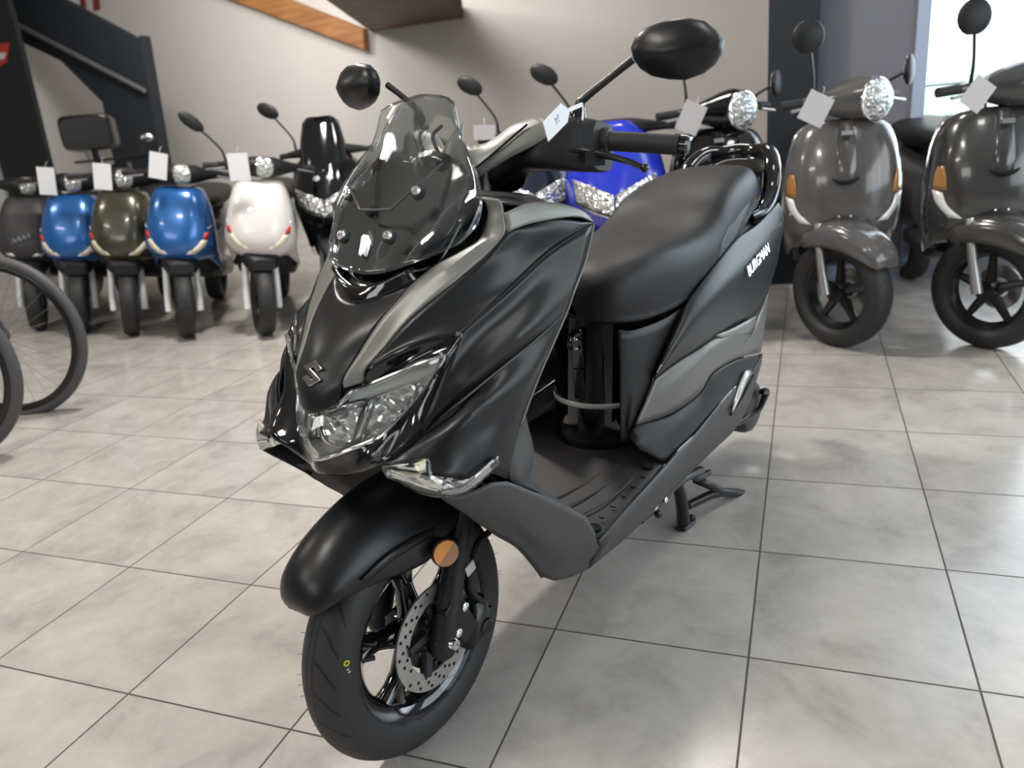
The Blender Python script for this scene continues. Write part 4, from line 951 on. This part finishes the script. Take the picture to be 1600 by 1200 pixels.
def zip_scooter(label, pos, rz, paint, mirror_=True, st=.25, decal=True):
    root = thing('motor_scooter', label, 'scooter', pos, radians(rz), 'scooters parked along the back of the showroom')
    root.rotation_euler.y = radians(8)
    wz = .205
    small_wheel(root, (0, 0, wz), .205, .050, st, M['black'])
    for s in BOTH:
        mb = MB().tube([(s*.088, 0, .16), (s*.088, .02, .26), (s*.085, .06, .42)], [.021, .021, .018], 12, 2); rotz(mb, st); mb.build('fork_leg', M['silver'], root)
    mb = MB().loft([((0, -.10, .43), .060, .030, X3, Z3), ((0, -.05, .445), .092, .05, X3, Z3), ((0, .04, .46), .105, .06, X3, Z3), ((0, .14, .45), .095, .05, X3, Z3), ((0, .2, .42), .08, .03, X3, Z3)], 3, 22, 4); rotz(mb, st); mb.build('front_fender', M['matte2'], root)
    # shield: rows from bottom to top
    rows = [L3((0, -.015, .455), (.07, -.008, .46), (.12, .03, .47), (.15, .11, .455), (.20, .26, .38)),
            L3((0, -.075, .50), (.09, -.06, .505), (.155, -.01, .51), (.185, .08, .50), (.195, .22, .44)),
            L3((0, -.105, .56), (.10, -.09, .565), (.172, -.03, .57), (.198, .06, .565), (.19, .17, .53)),
            L3((0, -.09, .66), (.10, -.078, .665), (.165, -.02, .67), (.188, .06, .67), (.185, .15, .66)),
            L3((0, -.055, .77), (.09, -.045, .775), (.145, .0, .78), (.165, .08, .78), (.165, .15, .78)),
            L3((0, -.01, .86), (.075, .0, .86), (.115, .03, .862), (.135, .09, .865), (.13, .16, .87)),
            L3((0, .03, .893), (.06, .035, .893), (.09, .06, .892), (.10, .10, .89), (.095, .15, .888))]
    sh = MB().grid(sym(rows), 3, 3).build('front_shield', paint, root, thick=.004, sharp=60)
    MB().grid(sym([L3((0, .14, .38), (.10, .16, .38), (.185, .24, .38)), L3((0, .10, .6), (.1, .12, .6), (.18, .17, .6)), L3((0, .14, .88), (.06, .15, .88), (.1, .16, .88))]), 3, 3).build('inner_shield', M['matte2'], root, thick=.004)
    for s in BOTH:
        f = (lambda r: r) if s > 0 else mir
        d_ = -.006
        MB().grid(shift(f([L3((.05, -.098, .52), (.10, -.078, .52)), L3((.13, -.055, .59), (.165, -.03, .60)), L3((.172, -.01, .67), (.184, .03, .68))]), (0, d_, 0)), 2, 3).build('turn_signal', M['silver'], sh, thick=.003)
        if decal:
            MB().grid(shift(f([L3((.140, -.052, .60), (.168, -.028, .605)), L3((.152, -.038, .64), (.176, -.014, .645))]), (s*.002, d_*1.9, 0)), 2, 2).build('side_decal', M['red'] if s else 0, sh, thick=.002, label='red stripe over the cream indicator')
            MB().grid(shift(f([L3((.070, -.094, .53), (.105, -.074, .525)), L3((.112, -.078, .57), (.148, -.050, .56)), L3((.136, -.057, .602), (.164, -.032, .596))]), (s*.002, d_*1.9, 0)), 2, 2).build('indicator_bulb', M['cream'], sh, thick=.002)
    # handlebar and lamp
    mb = MB().loft([((-.24, .13, .965), .012, .018, Y3, Z3), ((-.16, .10, .965), .04, .03, Y3, Z3), ((-.06, .07, .965), .075, .055, Y3, Z3), ((.06, .07, .965), .075, .055, Y3, Z3), ((.16, .10, .965), .04, .03, Y3, Z3), ((.24, .13, .965), .012, .018, Y3, Z3)], 3, 20, 2.4)
    rotz(mb, st, (0, .17, 0)); hb = mb.build('handlebar_cover', M['matte2'], root)
    mb = MB().ball((0, .03, .965), (.072, .05, .058), 24); rotz(mb, st, (0, .17, 0)); hl = mb.build('headlight', M['facet'], root)
    mb = MB().ball((0, .015, .965), (.066, .045, .052), 24); rotz(mb, st, (0, .17, 0)); mb.build('headlight_lens', M['lens'], hl)
    for s in BOTH:
        mb = MB().tube([(s*.22, .125, .965), (s*.31, .155, .96)], .017, 12, 1); rotz(mb, st, (0, .17, 0)); mb.build('handlebar_grip', M['rubber'], root)
        mb = MB().tube([(s*.20, .09, .955), (s*.27, .10, .945), (s*.30, .115, .94)], .006, 8, 3); rotz(mb, st, (0, .17, 0)); mb.build('brake_lever', M['alu'], root)
    if mirror_:
        mirror_part(root, (-.19, .12, .985), (-.22, .12, 1.06), (-.36, .10, 1.19), .075, .035, st, .1, tilt=radians(35))
    common_rear(root, M['gloss'], 1.18, .15, .78, .205, .34)  # rear body black whatever the paint: shadow between the scooters put into colour
    return root
def face(p): return math.degrees(atan2(CAM.x-p[0], CAM.y*-1+p[1]))
zpos = dict(b1=(-2.33, 2.74), kh=(-1.865, 2.70), b2=(-1.385, 2.66), wh=(-.85, 2.72), gr=(-2.80, 2.80))
ch = zip_scooter('charcoal grey scooter at the far left, partly behind the bicycle wheels', (*zpos['gr'], 0), 31, M['charc'], True, decal=False)
zip_scooter('blue scooter parked between the charcoal scooter and the khaki one', (*zpos['b1'], 0), 31, M['blue'], False)
zip_scooter('dark khaki scooter parked between two blue scooters', (*zpos['kh'], 0), 31, M['khaki'], False)
zip_scooter('blue scooter parked between the khaki scooter and the white one', (*zpos['b2'], 0), 31, M['blue'], False)
zip_scooter('white scooter parked to the left of the black windscreen scooter', (*zpos['wh'], 0), 31, M['white'], True)
p4 = Vector((0, 0, .95))
place_tag('price_tag', 'white price tag hanging on the leftmost blue scooter', rowlab, 73, 283, 27, 42, -8, Vector((*zpos['b1'], 1)))
place_tag('price_tag', 'white price tag hanging on the dark khaki scooter', rowlab, 160, 276, 28, 40, -10, Vector((*zpos['kh'], 1))+Vector((0, -.28, 0)))
place_tag('price_tag', 'white price tag hanging on the blue scooter next to the white scooter', rowlab, 247, 259, 28, 40, -16, Vector((*zpos['b2'], 1))+Vector((-.1, -.15, 0)))
place_tag('price_tag', 'white price tag hanging on the white scooter', rowlab, 373, 261, 32, 42, -3, Vector((*zpos['wh'], 1))+Vector((-.1, -.15, 0)))
sh_ = [o for o in ch.children if o.name.startswith('front_shield')][0]
for k in range(4):
    MB().tube([(-.055+.03*k, -.108, .60+.012*k), (-.045+.03*k, -.103, .635+.012*k), (-.034+.03*k, -.107, .608+.012*k)], .004, 6, 2).build('silver_script', M['alu'], sh_)



def vespa(label, pos, rz, st, paint, signals=True, tagless=True):
    root = thing('motor_scooter', label, 'scooter', pos, radians(rz), 'scooters parked along the back of the showroom')
    small_wheel(root, (0, 0, .235), .235, .055, st, M['black'])
    mb = MB()
    rr = []
    for ph, R_, lo, hw in ((30, .262, .25, .05), (36, .282, .24, .07), (50, .292, .22, .085), (75, .298, .20, .092), (100, .30, .20, .095), (122, .30, .22, .095)):
        a = radians(ph); r = []
        for fx, fr in ((0, 0), (.5, .03), (.85, .2), (1, .55), (1, 1)):
            rad = R_+(lo-R_)*fr; r.append(Vector((hw*fx, -rad*cos(a), .235+rad*sin(a))))
        rr.append(r)
    mb.grid(sym(rr), 3, 3); rotz(mb, st); mb.build('front_fender', paint, root, thick=.004, sharp=60)
    mb = MB().tube([(-.085, 0, .235), (-.085, .03, .36), (-.07, .07, .52)], [.022, .018, .018], 12, 3); rotz(mb, st); mb.build('fork_leg', M['steel'], root)
    mb = MB().lathe([(.04, .056), (.09, .056), (.09, .059), (.04, .059)], 32, c=(0, 0, .235), axis='X', closed=True); rotz(mb, st); mb.build('brake_disc', M['steel'], root)
    rows = [L3((0, .07, .42), (.08, .075, .42), (.15, .10, .415), (.19, .15, .40), (.20, .22, .36)),
            L3((0, .02, .47), (.10, .03, .47), (.18, .065, .47), (.215, .13, .46), (.215, .20, .45)),
            L3((0, -.015, .56), (.10, -.005, .56), (.185, .04, .56), (.225, .11, .56), (.225, .19, .56)),
            L3((0, -.01, .68), (.10, .0, .68), (.18, .04, .68), (.222, .11, .68), (.222, .19, .68)),
            L3((0, .02, .80), (.095, .03, .80), (.17, .065, .80), (.205, .13, .80), (.205, .2, .80)),
            L3((0, .06, .89), (.08, .065, .89), (.14, .09, .888), (.17, .14, .885), (.17, .2, .88)),
            L3((0, .085, .925), (.06, .09, .924), (.10, .11, .922), (.115, .15, .918), (.11, .2, .915))]
    sh = MB().grid(sym(rows), 3, 3).build('front_shield', paint, root, thick=.004, sharp=60)
    pair('shield_trim', MB().tube([q+Vector((.002, .004, 0)) for q in [r[-1] for r in rows]], .006, 8, 4), M['chrome'], root)
    MB().grid(sym([L3((0, .19, .38), (.1, .2, .38), (.19, .22, .37)), L3((0, .15, .6), (.11, .17, .6), (.218, .2, .6)), L3((0, .18, .9), (.06, .19, .9), (.11, .2, .9))]), 3, 3).build('inner_shield', paint, root, thick=.004)
    # steering column cover with horn grille
    MB().loft([((0, .03, .60), .03, .02, X3, Y3), ((0, .015, .70), .045, .03, X3, Y3), ((0, .045, .82), .045, .03, X3, Y3), ((0, .085, .92), .03, .02, X3, Y3)], 3, 20, 2.2).build('column_cover', paint, sh)
    MB().tube([(-.05, -.012, .70), (-.025, -.024, .688), (0, -.027, .684), (.025, -.024, .688), (.05, -.012, .70)], [.003, .008, .009, .008, .003], 8, 3).build('horn_grille', M['hole'], sh)
    MB().prism([(-.022, .015, .862), (.022, .015, .862), (.022, .022, .878), (-.022, .022, .878)], (0, -.014, .004)).build('shield_badge', M['alu'], sh)
    if signals:
        for s in BOTH:
            f = (lambda r: r) if s > 0 else mir
            MB().grid(shift(f([L3((.120, .008, .52), (.165, .028, .525)), L3((.172, .032, .57), (.205, .066, .58)), L3((.190, .05, .62), (.218, .09, .63))]), (s*.004, -.007, 0)), 2, 3).build('turn_signal', M['silver'], sh, thick=.003)
            MB().grid(shift(f([L3((.178, .04, .63), (.216, .085, .63)), L3((.182, .043, .68), (.214, .085, .69)), L3((.19, .055, .72), (.205, .08, .72))]), (s*.004, -.007, 0)), 2, 3).build('amber_signal', M['amberlens'], sh, thick=.003, label='amber upper half of the indicator')
    for k in range(2):
        for q in (-.022, .022): MB().ball((q, -.02, .52+k*.03), .006, 8).build('badge_stud', M['chrome'], sh)
    mb = MB().loft([((-.25, .17, 1.00), .014, .016, Y3, Z3), ((-.16, .14, .995), .04, .035, Y3, Z3), ((-.07, .10, .995), .085, .07, Y3, Z3), ((0, .085, 1.0), .10, .085, Y3, Z3), ((.07, .10, .995), .085, .07, Y3, Z3), ((.16, .14, .995), .04, .035, Y3, Z3), ((.25, .17, 1.0), .014, .016, Y3, Z3)], 3, 24, 2.2)
    rotz(mb, st, (0, .17, 0)); mb.build('headset', paint, root)
    mb = MB().ball((0, .02, .99), (.078, .05, .078), 28); rotz(mb, st, (0, .17, 0)); hl = mb.build('headlight', M['facet'], root)
    mb = MB().ball((0, .006, .99), (.072, .042, .072), 28); rotz(mb, st, (0, .17, 0)); mb.build('headlight_lens', M['lens'], hl)
    mb = MB(); mb.tube([(.078*cos(2*pi*k/32), -.008+.02*1, .99+.078*sin(2*pi*k/32)) for k in range(33)], .006, 8, 1); rotz(mb, st, (0, .17, 0)); mb.build('headlight_rim', M['chrome'], hl)
    for s in BOTH:
        mb = MB().tube([(s*.24, .168, 1.0), (s*.33, .19, .995)], .018, 12, 1); rotz(mb, st, (0, .17, 0)); mb.build('handlebar_grip', M['rubber'], root)
        mb = MB().tube([(s*.22, .12, .985), (s*.27, .13, .978), (s*.32, .14, .972)], .007, 8, 3); rotz(mb, st, (0, .17, 0)); mb.build('brake_lever', M['steel'], root)
        mirror_part(root, (s*.20, .15, 1.02), (s*.21, .14, 1.10 if s < 0 else 1.05), (s*.26, .12, 1.24) if s < 0 else (.30, .11, 1.09), .062, .062, st, s*.5, M['matte2'])
    common_rear(root, paint, 1.32, .20, .80, .235, .33)
    root.scale = (1.035,)*3
    return root
vp = dict(bk=(1.78, 2.84), g1=(2.31, 2.64), g2=(2.88, 2.64))
vespa('black retro scooter with a round headlight behind the front scooter\'s seat', (*vp['bk'], 0), 8, radians(40), M['gloss'])
vespa('grey retro scooter in front of the grey wall panel beside the dark column', (*vp['g1'], 0), 4, radians(42), M['vgrey'])
vespa('darker grey retro scooter at the right edge in front of the bright window', (*vp['g2'], 0), 6, radians(42), M['vgrey2'])
place_tag('price_tag', 'pale price tag hanging on the black retro scooter', rowlab, 1080, 184, 36, 46, -26, Vector((*vp['bk'], 1))+Vector((0, -.2, 0)), M['paper2'])
place_tag('price_tag', 'pale price tag on the grey retro scooter beside the dark column', rowlab, 1275, 170, 42, 46, -28, Vector((*vp['g1'], 1))+Vector((0, -.2, 0)), M['paper2'])
place_tag('price_tag', 'pale price tag on the retro scooter in front of the window', rowlab, 1528, 147, 38, 46, -36, Vector((*vp['g2'], 1))+Vector((0, -.2, 0)), M['paper2'])

def sport(label, pos, rz, paint, screen, lampm, st=0, mirrors=(1, -1), zoff=0):
    root = thing('motor_scooter', label, 'scooter', pos, radians(rz), 'scooters parked along the back of the showroom')
    small_wheel(root, (0, 0, .225), .225, .055, st, M['black'])
    for s in BOTH:
        mb = MB().tube([(s*.095, 0, .20), (s*.095, .03, .32), (s*.09, .09, .5)], [.022, .018, .018], 12, 3); rotz(mb, st); mb.build('fork_leg', M['alu'], root)
    mb = MB().loft([((0, -.20, .40), .03, .02, X3, Z3), ((0, -.1, .47), .08, .025, X3, Z3), ((0, .03, .49), .09, .03, X3, Z3), ((0, .16, .45), .085, .03, X3, Z3)], 3, 20, 3); mb.build('front_fender', M['matte2'], root)
    z = zoff
    rows = [L3((0, -.06, .56+z), (.08, -.03, .57+z), (.16, .05, .60+z), (.20, .15, .60+z)),
            L3((0, -.13, .64+z), (.09, -.08, .66+z), (.18, .03, .69+z), (.22, .15, .68+z)),
            L3((0, -.10, .72+z), (.09, -.06, .74+z), (.19, .05, .78+z), (.23, .17, .80+z)),
            L3((0, -.02, .84+z), (.08, .0, .86+z), (.15, .08, .88+z), (.20, .2, .92+z)),
            L3((0, .06, .95+z), (.07, .07, .96+z), (.12, .13, .97+z), (.15, .22, .97+z)),
            L3((0, .12, 1.03+z), (.05, .13, 1.03+z), (.085, .17, 1.02+z), (.11, .23, 1.0+z))]
    fs = MB().grid(sym(rows), 3, 3, lv=True).build('front_cowl', paint, root, thick=.004, sharp=25)
    for s in BOTH:
        f = (lambda r: r) if s > 0 else mir
        hl = MB().grid(shift(f([L3((.004, -.125, .625+z), (.09, -.085, .65+z), (.17, .01, .685+z)), L3((.004, -.128, .68+z), (.09, -.08, .715+z), (.18, .015, .745+z)), L3((.004, -.10, .725+z), (.09, -.06, .765+z), (.188, .04, .80+z))]), (0, -.012, 0)), 3, 3).build('headlight', lampm, fs, thick=.004)
        MB().tube(f([L3((.012, -.155, .64+z), (.09, -.108, .664+z), (.175, -.02, .697+z))])[0], .006, 8, 3).build('headlight_trim', M['gloss'], hl)
    if screen:
        wrows = [L3((0, .0, .86+z), (.10, .04, .87+z), (.15, .12, .88+z)), L3((0, .08, 1.02+z), (.10, .11, 1.03+z), (.14, .17, 1.02+z)), L3((0, .18, 1.20+z), (.07, .19, 1.20+z), (.11, .22, 1.17+z))]
        MB().grid(sym(wrows), 4, 4).build('windscreen', screen, root, thick=.004, sharp=60)
        for s in BOTH:
            MB().ball((s*.04, -.015, .845+z), (.022, .012, .022), 14).build('position_lamp', M['paper'], fs)
    MB().loft([((-.24, .26, .99+z), .014, .018, Y3, Z3), ((-.1, .24, 1.0+z), .045, .035, Y3, Z3), ((0, .22, 1.0+z), .06, .04, Y3, Z3), ((.1, .24, 1.0+z), .045, .035, Y3, Z3), ((.24, .26, .99+z), .014, .018, Y3, Z3)], 3, 20, 2.4).build('handlebar_cover', M['matte2'], root)
    for s in BOTH:
        MB().tube([(s*.22, .26, .99+z), (s*.29, .29, .985+z)], .017, 12, 1).build('handlebar_grip', M['rubber'], root)
        if s in mirrors: mirror_part(root, (s*.18, .24, 1.02+z), (s*.19, .22, 1.10+z), (s*.30, .2, 1.26+z), .072, .042, 0, s*.2, tilt=radians(-28*s))
    MB().grid(sym([L3((0, .2, .40), (.1, .22, .40), (.2, .26, .42)), L3((0, .16, .6), (.1, .17, .6), (.2, .18, .62)), L3((0, .26, .98+z), (.1, .26, .97+z), (.17, .25, .95+z))]), 3, 3).build('inner_shield', M['matte2'], root, thick=.004)
    pair('side_fairing', MB().grid([L3((.19, .14, .60+z), (.235, .2, .66), (.235, .22, .8)), L3((.18, .26, .36), (.21, .33, .42), (.2, .3, .62))], 3, 3), paint, root, thick=.004)
    common_rear(root, paint, 1.36, .19, .82, .225, .36)
    return root
mx = world(500, 478, z=0); 
sport('black touring scooter with a dark windscreen beside the white scooter', (-.575, 3.19, 0), 24, M['gloss'], M['gloss'], M['facet'], mirrors=(-1,))
sport('royal blue sport scooter parked behind the front scooter\'s handlebar', (1.35, 2.56, 0), 12, M['royal'], None, M['facet'], mirrors=(-1,))
sport('dark navy scooter parked behind the front scooter\'s windscreen', (.88, 2.84, 0), 16, M['navyp'] if 'navyp' in M else M['gloss'], None, M['facet'], mirrors=(-1,))
place_tag('price_tag', 'pale price tag hanging on the dark navy scooter behind the windscreen', rowlab, 757, 207, 34, 22, -4, Vector((.86, 2.80, 1)), M['paper2'])

# dark motorcycle with a top case seen from behind the row on the left
tb = world(138, 198, Y=4.7)-Vector((.62, -.79, 0))*1.55
MO = thing('motorcycle', 'black motorcycle with a black top case and red tail lamp behind the blue scooters', 'motorcycle', (tb.x, tb.y, 0), radians(218))
small_wheel(MO, (0, 0, .3), .3, .06, 0, M['black']); small_wheel(MO, (0, 1.35, .3), .3, .07, 0, M['black'], 'rear_wheel')
for s in BOTH: MB().tube([(s*.1, 0, .3), (s*.1, .2, .75), (s*.1, .32, 1.0)], .024, 12, 2).build('fork_leg', M['alu'], MO)
MB().loft([((0, .35, .85), .10, .06, X3, Z3), ((0, .55, .90), .16, .11, X3, Z3), ((0, .75, .84), .13, .08, X3, Z3)], 4, 22, 2.5).build('fuel_tank', M['gloss'], MO)
MB().loft([((0, .75, .82), .10, .05, X3, Z3), ((0, 1.0, .82), .15, .05, X3, Z3), ((0, 1.35, .88), .12, .05, X3, Z3)], 3, 20, 3).build('seat', M['seat'], MO)
MB().loft([((0, .4, .5), .14, .2, X3, Z3), ((0, .9, .5), .15, .2, X3, Z3)], 2, 18, 4).build('engine', M['black'], MO)
MB().tube([(0, 1.35, .88), (0, 1.5, 1.0), (0, 1.52, 1.17)], .03, 10, 3).build('luggage_rack', M['black'], MO)
TC = MB().loft([((0, 1.38, 1.30), .20, .14, X3, Z3), ((0, 1.42, 1.30), .22, .15, X3, Z3), ((0, 1.68, 1.31), .22, .15, X3, Z3), ((0, 1.74, 1.30), .19, .13, X3, Z3)], 2, 28, 6).build('top_case', M['black'], MO)
MB().loft([((0, 1.50, .90), .09, .05, X3, Z3), ((0, 1.56, .90), .08, .045, X3, Z3)], 1, 18, 3).build('tail_lamp', M['redlamp'], MO)
MB().tube([(-.38, .45, 1.06), (-.2, .36, 1.06), (.2, .36, 1.06), (.38, .45, 1.06)], .015, 10, 3).build('handlebar', M['black'], MO)
for s in BOTH: mirror_part(MO, (s*.25, .4, 1.06), (s*.28, .36, 1.16), (s*.34, .36, 1.24), .075, .04, 0, 0)

# ------------------------------------------------------------------ bicycles at the left edge
def bicycle(label, c, yaw, R_=.36):
    root = thing('bicycle', label, 'bicycle', (c[0], c[1], 0), yaw, 'bicycles at the left edge')
    def wheel(x, nm):
        mb = MB().lathe([(R_-.045, .014), (R_-.030, .016), (R_-.022, .012), (R_-.022, -.012), (R_-.030, -.016), (R_-.045, -.014)], 64, axis='Y', closed=True)
        mb.lathe([(0, .05), (.018, .05), (.022, .03), (.016, .02), (.016, -.02), (.022, -.03), (.018, -.05), (0, -.05)], 20, axis='Y')
        o = mb.build(nm, M['black'], root); o.location = (x, 0, R_)
        t = MB(); 
        t.lathe([(R_-.024+.024*0+(.022*(1-cos(2*pi*k/12)))*1.0-.0, .024*sin(2*pi*k/12)) for k in range(12)], 72, axis='Y', closed=True)
        t.build('tyre', M['bike_tyre'], o, sharp=60)
        for k in range(28):
            a = 2*pi*k/28; b2 = a+(.5 if k % 2 else -.5); y = .03*(1 if (k//2) % 2 else -1)
            MB().tube([(.019*cos(b2), y, .019*sin(b2)), ((R_-.04)*cos(a), 0, (R_-.04)*sin(a))], .0012, 4, 1, lin=True).build('spoke', M['alu'], o)
    wheel(0, 'front_wheel'); wheel(-1.08, 'rear_wheel')
    MB().tube([(0, .062, R_), (-.10, .06, R_+.30), (-.16, .03, R_+.42)], .012, 10, 2).build('fork_blade', M['charc'], root); MB().tube([(0, -.062, R_), (-.10, -.06, R_+.30), (-.16, -.03, R_+.42)], .012, 10, 2).build('fork_blade', M['charc'], root)
    MB().tube([(-.14, 0, R_+.40), (-.22, 0, R_+.62)], .024, 12, 1).build('head_tube', M['charc'], root)
    fr = MB(); hd = Vector((-.18, 0, R_+.52)); bb = Vector((-.64, 0, .30)); stp = Vector((-.80, 0, R_+.52)); ra = Vector((-1.08, 0, R_))
    fr.tube([hd, bb], .024, 10, 1); fr.tube([hd+Vector((0, 0, .04)), stp], .018, 10, 1); fr.tube([bb, stp+Vector((-.03, 0, .1))], .018, 10, 1)
    for y in (-.06, .06): fr.tube([bb, ra+Vector((0, y, 0))], .010, 8, 1); fr.tube([stp, ra+Vector((0, y, 0))], .008, 8, 1)
    fr.build('bicycle_frame', M['charc'], root)
    MB().loft([((-.98, 0, R_+.72), .07, .02, Y3, Z3), ((-.85, 0, R_+.73), .05, .02, Y3, Z3), ((-.70, 0, R_+.73), .02, .015, Y3, Z3)], 3, 16, 2.5).build('saddle', M['seat'], root)
    MB().tube([(-.22, 0, R_+.62), (-.24, 0, R_+.70)], .016, 10, 1).build('handlebar_stem', M['black'], root)
    MB().tube([(-.34, -.20, R_+.74), (-.24, -.14, R_+.72), (-.22, 0, R_+.70), (-.24, .14, R_+.72), (-.34, .20, R_+.74)], .012, 10, 4).build('handlebar', M['black'], root)
    return root
M['bike_tyre'] = mat('bicycle tyre', (.075, .075, .078), .6, grain=.2, gscale=300)
c1 = world(0, 530, z=.36)
bicycle('bicycle whose large front wheel stands at the left edge of the picture', c1, radians(22))
c2 = world(-124, 585, z=.36)
bicycle('nearer bicycle at the left edge with only a slice of its wheel in view', c2, radians(22))

# price tag of the front scooter
tg = [A(877, 162, .175), A(889, 172, .172), A(886, 190, .172), A(857, 221, .182), A(849, 192, .186)]
tg = [q+Vector((0, -.03, 0)) for q in tg]
to_w = lambda q: ORG+LX*q.x+LY*q.y+Z3*q.z
tw = [to_w(A(877, 161.5, .24)), to_w(A(890, 172, .238)), to_w(A(887, 191, .238)), to_w(A(857, 221.5, .246)), to_w(A(848.5, 191, .25))]
TG = thing('price_tag', 'white price tag tied to the mirror stem of the black scooter in front', 'price tag', tw[0], 0, rowlab)
nT = (tw[1]-tw[0]).cross(tw[3]-tw[0]).normalized(); nT = nT if nT.dot(CAM-tw[0]) > 0 else -nT
relp(MB().prism(tw, nT*-.0012), TG).build('card', M['paper'], TG)
hc = to_w(A(856, 202.5, .2435))+nT*.0008; uu = (tw[2]-tw[3]).normalized(); vv = nT.cross(uu)
relp(MB().prism([hc+(uu*cos(2*pi*k/14)+vv*sin(2*pi*k/14))*.0018 for k in range(14)], nT*.0004), TG).build('tag_hole', M['hole'], TG)
tc_ = to_w(A(870, 189, .2415))+nT*.001
tdir = (to_w(A(872, 196, .241))-to_w(A(868, 180, .243))).normalized()
o = text_mesh('25', .017, .0002, 'pencil_number', M['ink'], TG, Matrix.Translation(-TG.location) @ frame(tc_, tdir, nT.cross(tdir)))
relp(MB().prism([to_w(A(*q)) for q in ((888, 169, .236), (909, 160, .205), (911, 166, .204), (890, 175, .236))], nT*-.001), TG).build('tag_strap', M['paper'], TG)
relp(MB().tube([to_w(A(*q)) for q in ((909, 162, .204), (911, 172, .203), (910, 188, .205))], .0018, 6, 3), TG).build('string', M['paper'], TG)

# ================================================================== CAMERA
cd = bpy.data.cameras.new('camera'); co = bpy.data.objects.new('camera', cd); col.objects.link(co)
cd.sensor_width = 36; cd.sensor_fit = 'HORIZONTAL'; cd.lens = F*36/1600; cd.clip_end = 200; cd.clip_start = .05
mw = MR.to_4x4(); mw.translation = CAM; co.matrix_world = mw
cd.dof.use_dof = True; cd.dof.focus_distance = 1.5; cd.dof.aperture_fstop = 3.6
bpy.context.scene.camera = co
